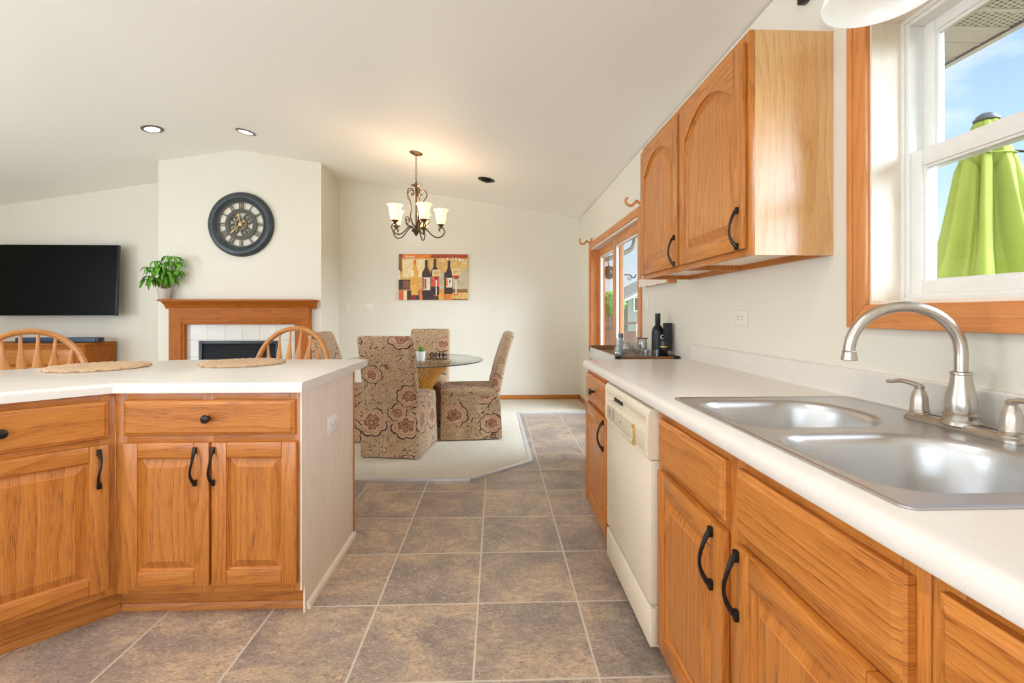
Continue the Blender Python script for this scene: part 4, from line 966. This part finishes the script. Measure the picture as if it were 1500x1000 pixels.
plate('wall_outlet', 'ivory double outlet on the wall under the oak wall cabinets', (XW-.0002, 2.149, 1.158), RW, .115, .070, 'outlet', 2)
plate('light_switch', 'ivory double switch on the wall beside the patio door', (XW-.0002, 3.53, 1.26), RW, .116, .118, 'switch', 2)
plate('light_switch', 'single white switch on the far wall next to the chimney breast', (-2.009, YB-.0002, 1.263), 0, .072, .117, 'switch', 1)
plate('light_switch', 'double white switch on the far wall left of the wine painting', (-1.718, YB-.0002, 1.264), 0, .117, .117, 'switch', 2)
plate('light_switch', 'single white switch on the far wall right of the wine painting', (-.063, YB-.0002, 1.264), 0, .072, .117, 'switch', 1)
plate('wall_outlet', 'white outlet plate on the pale end panel of the island', (-.7530, 2.183, .672), PI/2, .125, .080, 'outlet', 2, white_pl)
# curtain-rod brackets over the patio door
for Y_, lab in ((5.56, 'carved wooden rod bracket at the far end of the patio door'), (3.575, 'carved wooden rod bracket at the near end of the patio door')):
    r = thing('rod_bracket', lab, 'bracket', (XW-.001, Y_, 2.03), 0, 'wooden rod brackets above the patio door')
    q = MB(); q.box(-.014, 0, -.028, .028, -.045, .045, pine, 'z', .004); q.build('back_plate', r)
    q = MB(); q.tube(curve([(-.012, 0, .0), (-.04, 0, -.004), (-.06, 0, .012), (-.078, 0, -.004), (-.10, 0, -.022), (-.13, 0, -.018), (-.148, 0, .006), (-.142, 0, .030), (-.130, 0, .036)], 6), [.011]*30+[.0105]*10+[.009]*4+[.007]*5, pine, 8, 1.2, grain='x', up=(0, 1, 0)); q.build('hook_arm', r)
r = thing('wall_shelf', 'narrow limed ledge with an oak end block on the wall past the wall cabinets', 'shelf', (XW-.001, 2.93, 1.37))
q = MB(); zs = [(0.03+.06*i, .004+.008*(i % 2)) for i in range(11)]
q.prism([(.03, .066)]+[(a_, b_) for a_, b_ in zs]+[(.63, .066)], -.05, -.035, 'x', pine_white, 'y'); q.box(-.035, 0, .03, .63, .05, .066, pine_white, 'y'); q.build('scalloped_apron', r)
q = MB(); q.box(-.055, 0, 0, .032, .004, .07, pine, 'z', .003); q.build('end_block', r)
q = MB(); q.box(-.03, -.001, -.03, .03, -.02, .02, bronze, bev=.004); q.box(-.05, -.028, -.012, .012, -.012, .012, bronze, bev=.003); o = q.build('wall_bracket'); o.location = (XW, 1.672, 2.335); tag(o, 'small dark bracket high on the wall above the oak cabinet', 'bracket')
# wine painting
r = thing('wine_painting', 'canvas painting of wine bottles and glasses on the far wall', 'painting', (-1.314, YB-.001, 1.366)); PW, PH = .927, .616
def paint(n, a, b, m1=.72, m2=1.22, sc=14):
    x = NT(n); v = x.tex('Object'); nz_ = x.noise(v, sc, 4, .65, .8); n2 = x.noise(v, sc*4, 3, .7)
    c = x.mix(x.ramp(nz_, [(.35, 0.), (.65, 1.)]), a, b); c = x.mix(x.math('MULTIPLY', n2, .35), c, tuple(q*m1 for q in a[:3])+(1,))
    return x.set(Base_Color=c, Roughness=.6)
p_gold = paint('paint_gold', srgb(232, 196, 124), srgb(204, 150, 76)); p_red = paint('paint_rust', srgb(196, 78, 26), srgb(128, 48, 22)); p_or = paint('paint_orange', srgb(238, 140, 56), srgb(206, 96, 30))
p_dark = paint('paint_dark', srgb(44, 34, 32), srgb(76, 52, 42)); p_lab = paint('paint_label', srgb(240, 228, 206), srgb(222, 196, 164)); p_lab2 = paint('paint_red_label', srgb(226, 108, 64), srgb(196, 70, 44))
p_wine = paint('paint_wine', srgb(190, 44, 38), srgb(120, 20, 24)); p_amb = paint('paint_amber', srgb(240, 184, 84), srgb(222, 146, 44)); p_grey = paint('paint_greygreen', srgb(206, 196, 162), srgb(182, 168, 130)); p_pale = paint('paint_pale', srgb(246, 224, 178), srgb(232, 200, 140)); p_brown = paint('paint_brown', srgb(150, 96, 56), srgb(104, 62, 38)); p_lite = paint('paint_highlight', srgb(248, 238, 224), srgb(236, 220, 200))
q = MB(); q.box(0, PW, -.032, 0, 0, PH, p_gold); q.build('canvas', r); lay = [0]
pq = {}
def pp(pts, mat, name=None):
    lay[0] += 1; y = -.032-.00012*lay[0]
    (pq.setdefault(name or 'backdrop', MB())).prism([(max(0, min(1, u))*PW, max(0, min(1, w))*PH) for u, w in pts], y, -.0318, 'y', mat)
def pr(u0, u1, v0, v1, mat, name=None): pp([(u0, v0), (u1, v0), (u1, v1), (u0, v1)], mat, name)
pr(0, 1, .91, 1, p_red); pr(.06, .47, .905, 1, p_or); pr(.06, .40, .5, .89, p_pale); pr(.78, 1, .24, .66, p_grey); pr(.58, .68, .23, .6, p_grey)
pr(0, .05, .62, 1, p_brown); pr(0, .02, .44, .65, p_lite); pr(0, .17, .22, .44, p_dark); pr(.06, .17, .23, .42, p_brown)
pr(0, 1, 0, .205, p_brown); pr(.0, .065, 0, .19, p_lab2); pr(.07, .12, 0, .2, p_pale); pr(.58, .66, 0, .22, p_amb); pr(.75, 1, .02, .16, p_gold); pr(.78, 1, .215, .235, p_dark)
pr(.12, .30, 0, .2, p_dark); pr(.34, .58, 0, .12, p_dark); pr(.18, .25, 0, .12, p_wine); pr(.30, .345, 0, .24, p_or); pr(.67, .77, 0, .13, p_or); pr(.66, .69, .14, .6, p_dark)
for u in range(6): pr(.10+u*.024, .112+u*.024, .925, .955, p_lite)
def bottle(uc, hw, v0, v1, vt, nk, mat, name):
    L = [(hw, v0), (hw, v1), (hw*.86, v1+.05), (nk*1.35, v1+.13), (nk, v1+.16), (nk, vt)]
    pp([(uc+a_, b_) for a_, b_ in L]+[(uc-a_, b_) for a_, b_ in L[::-1]], mat, name)
bottle(.235, .052, .1, .60, .88, .018, p_amb, 'painted_bottle'); pr(.185, .215, .5, .64, p_lite, 'painted_bottle'); pr(.217, .253, .78, .88, p_or, 'painted_bottle'); pr(.19, .28, .22, .5, p_amb, 'painted_bottle')
bottle(.40, .062, .1, .56, .87, .019, p_dark, 'painted_bottle.001'); pr(.343, .458, .21, .49, p_lab, 'painted_bottle.001'); pr(.375, .40, .24, .46, p_brown, 'painted_bottle.001'); pr(.345, .37, .23, .48, p_lab2, 'painted_bottle.001')
bottle(.525, .062, .1, .58, .90, .019, p_dark, 'painted_bottle.002'); pr(.468, .585, .29, .51, p_lab2, 'painted_bottle.002')
bottle(.728, .054, .13, .54, .86, .018, p_dark, 'painted_bottle.003'); pr(.685, .776, .27, .48, p_lab, 'painted_bottle.003'); pr(.685, .71, .3, .46, p_or, 'painted_bottle.003'); pr(.735, .75, .37, .44, p_dark, 'painted_bottle.003')
def glass(uc, vb, vw, vt, hw, v0, name):
    for k in range(2):
        L = [(.004, vb), (hw*.7, vb+.06), (hw, vb+.12), (hw*.93, vt)] if k == 0 else [(.003, vb+.01), (hw*.6, vb+.065), (hw*.86, vb+.12), (hw*.8, vt-.01)]
        pp([(uc+a_, b_) for a_, b_ in L]+[(uc-a_, b_) for a_, b_ in L[::-1]], p_lite if k == 0 else p_gold, name)
    pp([(uc-.004, vb+.005), (uc+.004, vb+.005), (uc+hw*.7, vb+.065), (uc+hw*.88, vw), (uc-hw*.88, vw), (uc-hw*.7, vb+.065)], p_wine, name)
    pr(uc-.006, uc+.006, v0, vb+.02, p_lite, name); pp([(uc-.045, v0), (uc+.045, v0), (uc+.02, v0+.03), (uc-.02, v0+.03)], p_lab2, name)
glass(.545, .41, .51, .66, .058, .08, 'painted_glass'); glass(.832, .43, .53, .68, .06, .1, 'painted_glass.001')
def letter(ch, uc, vc, sc, rot):
    segs = {'C': [((.5, .8), (.1, 1)), ((.1, 1), (-.4, .6)), ((-.4, .6), (-.4, -.5)), ((-.4, -.5), (.1, -1)), ((.1, -1), (.5, -.8))], 'I': [((0, -1), (0, 1)), ((-.25, 1), (.25, 1)), ((-.25, -1), (.25, -1))],
            'U': [((-.45, 1), (-.45, -.7)), ((-.45, -.7), (0, -1)), ((0, -1), (.45, -.7)), ((.45, -.7), (.45, 1))], 'N': [((-.45, -1), (-.45, 1)), ((-.45, 1), (.45, -1)), ((.45, -1), (.45, 1))],
            'T': [((0, -1), (0, 1)), ((-.5, 1), (.5, 1))], 'S': [((.45, .8), (0, 1)), ((0, 1), (-.4, .6)), ((-.4, .6), (.4, -.5)), ((.4, -.5), (0, -1)), ((0, -1), (-.45, -.8))]}[ch]
    c_, s_ = math.cos(rot), math.sin(rot); A_ = PW/PH
    for (a0, b0), (a1, b1) in segs:
        P_ = [(uc+(a*c_-b*s_)*sc, vc+(a*s_+b*c_)*sc*A_) for a, b in ((a0, b0), (a1, b1))]
        d = Vector((P_[1][0]-P_[0][0], P_[1][1]-P_[0][1])); n_ = Vector((-d.y, d.x)).normalized()*.0055
        pp([(P_[0][0]+n_.x, P_[0][1]+n_.y), (P_[1][0]+n_.x, P_[1][1]+n_.y), (P_[1][0]-n_.x, P_[1][1]-n_.y), (P_[0][0]-n_.x, P_[0][1]-n_.y)], p_lite, 'painted_lettering')
for ch, u, w, rt in (('C', .65, .865, .3), ('C', .715, .893, .15), ('I', .785, .905, 0), ('U', .835, .895, -.1), ('N', .885, .875, -.2), ('T', .93, .85, -.3), ('S', .97, .825, -.35)): letter(ch, u, w, .021, rt)
for k, mb in pq.items(): mb.build(k.split('.')[0], r, 0)

# ------------------------------------------------------------------ bar cart beside the patio door
TY, TZ = 2.86, .9155
r = thing('bar_cart', 'dark metal and wood bar cart with a grey side panel past the counter end', 'cart', (.735, TY, 0))
q = MB(); q.box(.012, .378, .012, .828, .888, .896, cart_wood, 'y'); q.box(.378, .39, 0, .84, .862, .917, cart_wood, 'y'); q.box(.012, .378, .828, .84, .862, .930, cart_wood, 'x'); q.box(.03, .36, 0, .012, .888, .9155, cart_wood, 'x'); q.build('tray_top', r)
q = MB(); q.box(-.001, .012, .0, .84, .826, .9165, cart_panel, 'y', .002); q.build('side_panel', r)
q = MB()
for x0, y0 in ((0, 0), (.362, 0), (0, .812), (.362, .812)): q.box(x0-.002, x0+.031, y0-.003, y0+.031, .885, .9185, cart_metal, bev=.003)
q.build('corner_bracket', r)
for x0, y0 in ((.002, .002), (.366, .002), (.002, .818), (.366, .818)):
    q = MB(); q.box(x0, x0+.022, y0, y0+.022, .03, .886, cart_metal); lg = q.build('leg', r)
    q = MB(); q.lathe([(.0, 0.001), (.024, .001), (.026, .015), (.02, .031), (.0, .031)], black_plastic, (x0+.011, y0+.011, 0), 14, cap0=False, cap1=False); q.build('caster', lg)
q = MB(); q.box(.01, .38, .01, .83, .28, .30, cart_wood, 'y', .003); q.build('lower_shelf', r)
CT = .8965
def rev(name, label, cat, x, y, prof, mat, n=24, group=None, z=CT, parts=()):
    q = MB(); q.lathe(prof, mat, n=n, cap0=False, cap1=False); o = q.build(name, smooth=50); o.location = (x, y, z); tag(o, label, cat, group)
    for nm, pf, mt in parts: k = MB(); k.lathe(pf, mt, n=n, cap0=False, cap1=False); k.build(nm, o, 50)
    return o
dark_glass = plain('dark_bottle_glass', srgb(22, 24, 26), .12)
rev('wine_bottle', 'tall dark wine bottle standing on the bar cart', 'bottle', 1.052, 3.03, [(0, 0), (.036, 0), (.038, .004), (.038, .165), (.034, .185), (.017, .21), (.0145, .225), (.0145, .270), (.0165, .272), (.0165, .282), (0, .283)], dark_glass,
    parts=[('foil', [(.0148, .215), (.0172, .218), (.0172, .2835), (0, .2842)], black_plastic), ('label', [(.0384, .03), (.0387, .03), (.0387, .16), (.0384, .16)], plain('black_label', srgb(30, 32, 40), .5))])
rev('liqueur_bottle', 'short black bottle with a gold band in front of the tall wine bottle', 'bottle', 1.062, 2.945, [(0, 0), (.023, 0), (.024, .003), (.024, .075), (.0, .075)], dark_glass,
    parts=[('cap', [(.0, .075), (.0255, .075), (.0255, .108), (.024, .112), (0, .112)], black_plastic), ('gold_band', [(.0245, .070), (.0258, .070), (.0258, .076), (.0245, .076)], gold)])
q = MB(); q.tube([(.010*math.cos(t), 0, .012*math.sin(t)) for t in [k*PI/8 for k in range(16)]], .003, white_pl, 6, 1, True); o = q.build('bottle_tag'); o.location = (1.066, 2.985, CT+.135); bpy.data.objects['wine_bottle']['label'] = 'tall dark wine bottle with a white ring tag on the bar cart'
o.parent = bpy.data.objects['wine_bottle']; o.location = (.016, -.041, .132)
r = thing('bottle_box', 'tall narrow black box with a clear base against the wall on the bar cart', 'box', (1.098, 2.975, CT))
q = MB(); q.box(-.025, .022, -.02, .02, .047, .222, plain('matt_black_card', srgb(34, 35, 38), .6), bev=.002); q.build('sleeve', r)
q = MB(); q.box(-.022, .020, -.018, .018, .0, .047, clear_glass, bev=.003); q.build('glass_base', r)
rev('glass_carafe', 'clear glass carafe at the left front of the bar cart', 'carafe', .79, 3.02, [(0, .0), (.026, .0), (.031, .012), (.032, .035), (.024, .06), (.0145, .082), (.0155, .105), (.0195, .122), (.0180, .122), (.0138, .105), (.0125, .082), (.022, .06), (.0295, .035), (.0285, .012), (.024, .004), (0, .004)], clear_glass)
gob = [(0, 0), (.026, 0), (.026, .002), (.004, .005), (.0035, .022), (.018, .030), (.031, .05), (.032, .066), (.025, .088), (.0235, .088), (.0305, .066), (.0295, .05), (.016, .032), (.0, .026)]
for lab, gx, gy in (('clear goblet beside the carafe on the bar cart', .835, 2.99), ('clear goblet behind the two front ones on the bar cart', .875, 3.12), ('clear goblet left of the lidded jar on the bar cart', .902, 3.0)):
    rev('goblet', lab, 'glass', gx, gy, gob, clear_glass, group='goblets on the bar cart')
rev('lidded_jar', 'clear glass jar with a flat dark lid on the bar cart', 'jar', .965, 3.08, [(0, 0), (.03, 0), (.032, .01), (.032, .09), (.028, .115), (.026, .115), (.030, .09), (.030, .012), (0, .005)], clear_glass, parts=[('lid', [(0, .116), (.036, .116), (.036, .121), (0, .122)], black_plastic)])
rev('spirit_bottle', 'slim blue-tinted bottle with a grey stopper behind the goblets', 'bottle', .875, 3.28, [(0, 0), (.028, 0), (.03, .005), (.03, .07), (.012, .10), (.012, .112), (0, .112)], plain('blue_bottle', srgb(150, 176, 190), .15), parts=[('stopper', [(0, .112), (.018, .112), (.018, .142), (0, .143)], plain('grey_stopper', srgb(104, 112, 112), .4))])
for i, (gx, gy) in enumerate(((.945, 2.96), (.985, 2.985), (1.012, 2.945), (.985, 3.03), (1.0, 3.12))):
    rev('shot_glass', 'small clear shot glass left of the dark bottles on the bar cart', 'glass', gx, gy, [(0, 0), (.0155, 0), (.0165, .004), (.0195, .05), (.018, .05), (.0145, .012), (0, .012)], clear_glass, 16, 'shot glasses on the bar cart')

# ------------------------------------------------------------------ outside
def outdoor(mb, name, label, cat, loc=None): o = mb.build(name); tag(o, label, cat); return o
q = MB(); q.box(-40, 60, -30, 120, -1.3, -1.0, grass_m); o = q.build('ground'); o['kind'] = 'structure'; o['category'] = 'ground'; o['label'] = 'green lawn around the houses'
q = MB()
for i in range(28): q.box(1.302+i*.141, 1.302+i*.141+.135, -1.6, 8.1, -.14, -.105, deck_m, 'y')
o = q.build('deck_floor'); o['kind'] = 'structure'; o['category'] = 'deck'; o['label'] = 'brown board deck outside the kitchen wall'
r = thing('deck_railing', 'brown wooden deck railing beyond the patio door', 'railing', (1.32, 8.05, -.105))
q = MB(); q.box(0, 3.9, -.07, .07, 1.10, 1.14, deck_m, 'x'); q.build('top_rail', r)
q = MB(); q.box(0, 3.9, -.02, .02, .62, .98, deck_m, 'x'); q.build('board', r)
q = MB(); q.box(0, 3.9, -.02, .02, .10, .52, deck_m, 'x'); q.build('board', r)
for xx in (.0, 1.27, 2.54, 3.81): q = MB(); q.box(xx, xx+.09, .021, .11, 0.001, 1.10, deck_m, 'z'); q.build('post', r)
# eave soffit
sof = bpy.data.objects.new('roof_soffit', None); C.objects.link(sof); sof['kind'] = 'structure'; sof['category'] = 'soffit'; sof['label'] = 'beige vinyl soffit under the eave outside the kitchen window'
q = MB(); qv = MB(); qd = MB(); y = -1.74; k = 0
while y < 6.9:
    vent = (y < 1.92) and y > -1
    (qv if vent else q).box(1.302, 2.235, y, y+.098, 2.42, 2.44, soffit_vent if vent else soffit_m)
    q.box(1.302, 2.235, y+.099, y+.119, 2.416, 2.44, soffit_m, bev=.002); y += .1202
q.build('panels', sof); qv.build('vented_panels', sof)
q = MB(); q.box(2.235, 2.262, -1.75, 6.95, 2.408, 2.60, soffit_m, bev=.003); q.box(2.226, 2.236, -1.75, 6.95, 2.412, 2.419, soffit_dark); q.build('fascia', sof)
q = MB(); q.box(1.302, 2.262, -1.75, 6.95, 2.442, 2.60, soffit_dark); q.build('roof_edge', sof)
# closed green parasol
r = thing('patio_umbrella', 'closed lime-green patio umbrella on the deck outside the kitchen window', 'umbrella', (3.02, 2.80, -.105))
UZ = .105
q = MB(); q.lathe([(0, .001), (.24, .001), (.25, .02), (.22, .06), (.06, .09), (.03, .11), (.03, .30), (.0, .30)], cart_metal, n=32, cap0=False, cap1=False); q.build('base', r)
q = MB(); q.tube([(0, 0, .30), (0, 0, 2.50)], .019, white_pl, 12); q.build('pole', r)
rnd = random.Random(3); NF = 128
fold = [(rnd.uniform(.7, 1.3), rnd.uniform(-.2, .2)) for _ in range(8)]
def crown(z, rad, amp, ph=0, sx_=1.0, sag=0):
    L = []
    for i in range(NF):
        t = 2*PI*i/NF; w = 0
        c8 = math.cos(8*t+ph); am, of = fold[int(((8*t+ph)/(2*PI)+.5) % 8)]
        w = amp*am*(abs(c8)**.6*(1 if c8 > 0 else -1)) + amp*.25*math.sin(17*t+z*3)
        L.append((rad*(1+w)*math.cos(t)*sx_, rad*(1+w)*math.sin(t), z+sag*math.sin(5*t+1)))
    return L
q = MB()
q.loft([crown(2.475, .040, .04), crown(2.455, .062, .06), crown(2.40, .078, .08), crown(2.345, .088, .11), crown(2.325, .084, .13), crown(2.29, .092, .18), crown(2.18, .118, .26, .15), crown(2.0, .138, .30, .3), crown(1.8, .165, .30, .4), crown(1.65, .195, .28, .5), crown(1.54, .232, .27, .55, 1, .012), crown(1.475, .258, .24, .6, 1, .025), crown(1.46, .235, .2, .6, 1, .025)], lime, cap0=True, cap1=False)
q.build('canopy', r, 60)
q = MB(); q.lathe([(.0, 2.515), (.03, 2.515), (.048, 2.50), (.05, 2.49), (.062, 2.482), (.063, 2.472), (.045, 2.47)], plain('umbrella_cap', srgb(92, 96, 98), .4), n=24, cap0=False, cap1=False); q.build('top_cap', r)
q = MB(); q.tube([(.128*math.cos(t), .128*math.sin(t), 2.27+.03*math.sin(t)) for t in [k*PI/16 for k in range(32)]], .010, lime, 6, .4, True); q.tube([(.14, -.02, 2.28), (.19, -.05, 2.27), (.22, -.06, 2.25)], .008, cart_metal, 6); q.build('tie_strap', r)
# iron garden post with a curved arm
r = thing('garden_post', 'taupe metal post with a curved arm and iron hooks outside the patio door', 'post', (1.87, 7.0, -.105))
q = MB(); q.tube([(0, 0, .001), (0, 0, 2.28)], .03, arm_grey, 10); q.build('post', r)
q = MB(); q.tube(curve([(-.28, 0, 2.08), (-.1, 0, 2.14), (.06, 0, 2.20), (.16, 0, 2.26), (.205, 0, 2.36), (.21, 0, 2.55)], 6), .036, arm_grey, 10); q.build('curved_arm', r)
q = MB(); q.tube([(-.18+.075*math.cos(t), 0, 1.90+.085*math.sin(t)) for t in [k*PI/12 for k in range(24)]], .018, bronze, 8, 1, True); q.ball((-.18, 0, 1.9), (.06, .03, .07), bronze, 14); q.tube([(-.18, 0, 1.98), (-.2, 0, 2.1)], .008, bronze, 6); q.tube([(-.18, 0, 1.98), (-.02, 0, 1.98)], .008, bronze, 6); q.build('hanging_reel', r)
q = MB(); q.tube(curve([(.0, 0, 1.868), (.08, 0, 1.868), (.14, 0, 1.862), (.17, 0, 1.83), (.2, 0, 1.826), (.222, 0, 1.85), (.225, 0, 1.875)], 5), .011, bronze, 7); q.tube(curve([(.14, 0, 1.86), (.155, 0, 1.82), (.135, 0, 1.79), (.11, 0, 1.80), (.115, 0, 1.83), (.13, 0, 1.825)], 5), .006, bronze, 6); q.build('scroll_hook', r)
# neighbouring houses and a tree
def house(name, label, x0, x1, y0, y1, ze, zr, wins):
    r = thing(name, label, 'house', (0, 0, -1.0)); q = MB(); xm = (x0+x1)/2
    q.prism([(x0, 0.001), (x1, .001), (x1, ze+1), (xm, zr+1), (x0, ze+1)], y0, y1, 'y', siding_m); q.build('wall', r)
    q = MB(); sl_ = (zr-ze)/(xm-x0); o_ = .5
    q.prism([(x0-o_, ze+1-o_*sl_), (xm, zr+1), (x1+o_, ze+1-o_*sl_), (x1+o_, ze+1.18-o_*sl_), (xm, zr+1.18), (x0-o_, ze+1.18-o_*sl_)], y0-.5, y1+.5, 'y', white_pl)
    q.prism([(x0-o_, ze+1.181-o_*sl_), (xm, zr+1.181), (x1+o_, ze+1.181-o_*sl_), (x1+o_, ze+1.4-o_*sl_), (xm, zr+1.45), (x0-o_, ze+1.4-o_*sl_)], y0-.45, y1+.5, 'y', roof_m); q.build('roof', r)
    for (wx, wz, ww, wh) in wins:
        q = MB(); q.box(wx-.1, wx+ww+.1, y0-.06, y0, wz+.9, wz+wh+1.1, white_pl); f = q.build('window', r)
        q = MB(); q.box(wx, wx+ww, y0-.08, y0-.061, wz+1, wz+wh+1, dark_slot); q.build('pane', f)
house('neighbour_house', 'grey-sided neighbouring house with a white window seen through the patio door', 12.7, 24, 45, 56, 2.55, 5.4, [(13.35, 1.5, .5, 1.2), (16.5, 1.2, 1.2, 1.3)])
house('neighbour_house', 'paler farther house seen past the left patio door panel', 13.2, 18.5, 62, 72, 2.0, 3.0, [(14.2, .5, .9, 1)])
r = thing('garden_tree', 'leafy tree between the neighbouring houses', 'tree', (9.95, 40, -1))
q = MB(); q.tube([(0, 0, 0.001), (.05, 0, 1.2), (.0, 0, 2.6)], [.2, .15, .1], bark, 10); q.build('trunk', r)
q = MB(); rnd = random.Random(9)
for i in range(700):
    a = rnd.uniform(0, 2*PI); b_ = math.acos(rnd.uniform(-1, 1)); rr_ = 1.35*rnd.uniform(.55, 1)**.5
    p = Vector((.8*rr_*math.sin(b_)*math.cos(a), rr_*math.sin(b_)*math.sin(a), 3.0+1.1*rr_/1.35*math.cos(b_))); u_ = Vector((rnd.uniform(-1, 1), rnd.uniform(-1, 1), rnd.uniform(-1, 1))).normalized()*.17; w_ = u_.orthogonal().normalized()*.11
    q.faces([p-u_, p+w_, p+u_, p-w_], [(0, 1, 2, 3)], leaf_m)
q.build('crown', r)
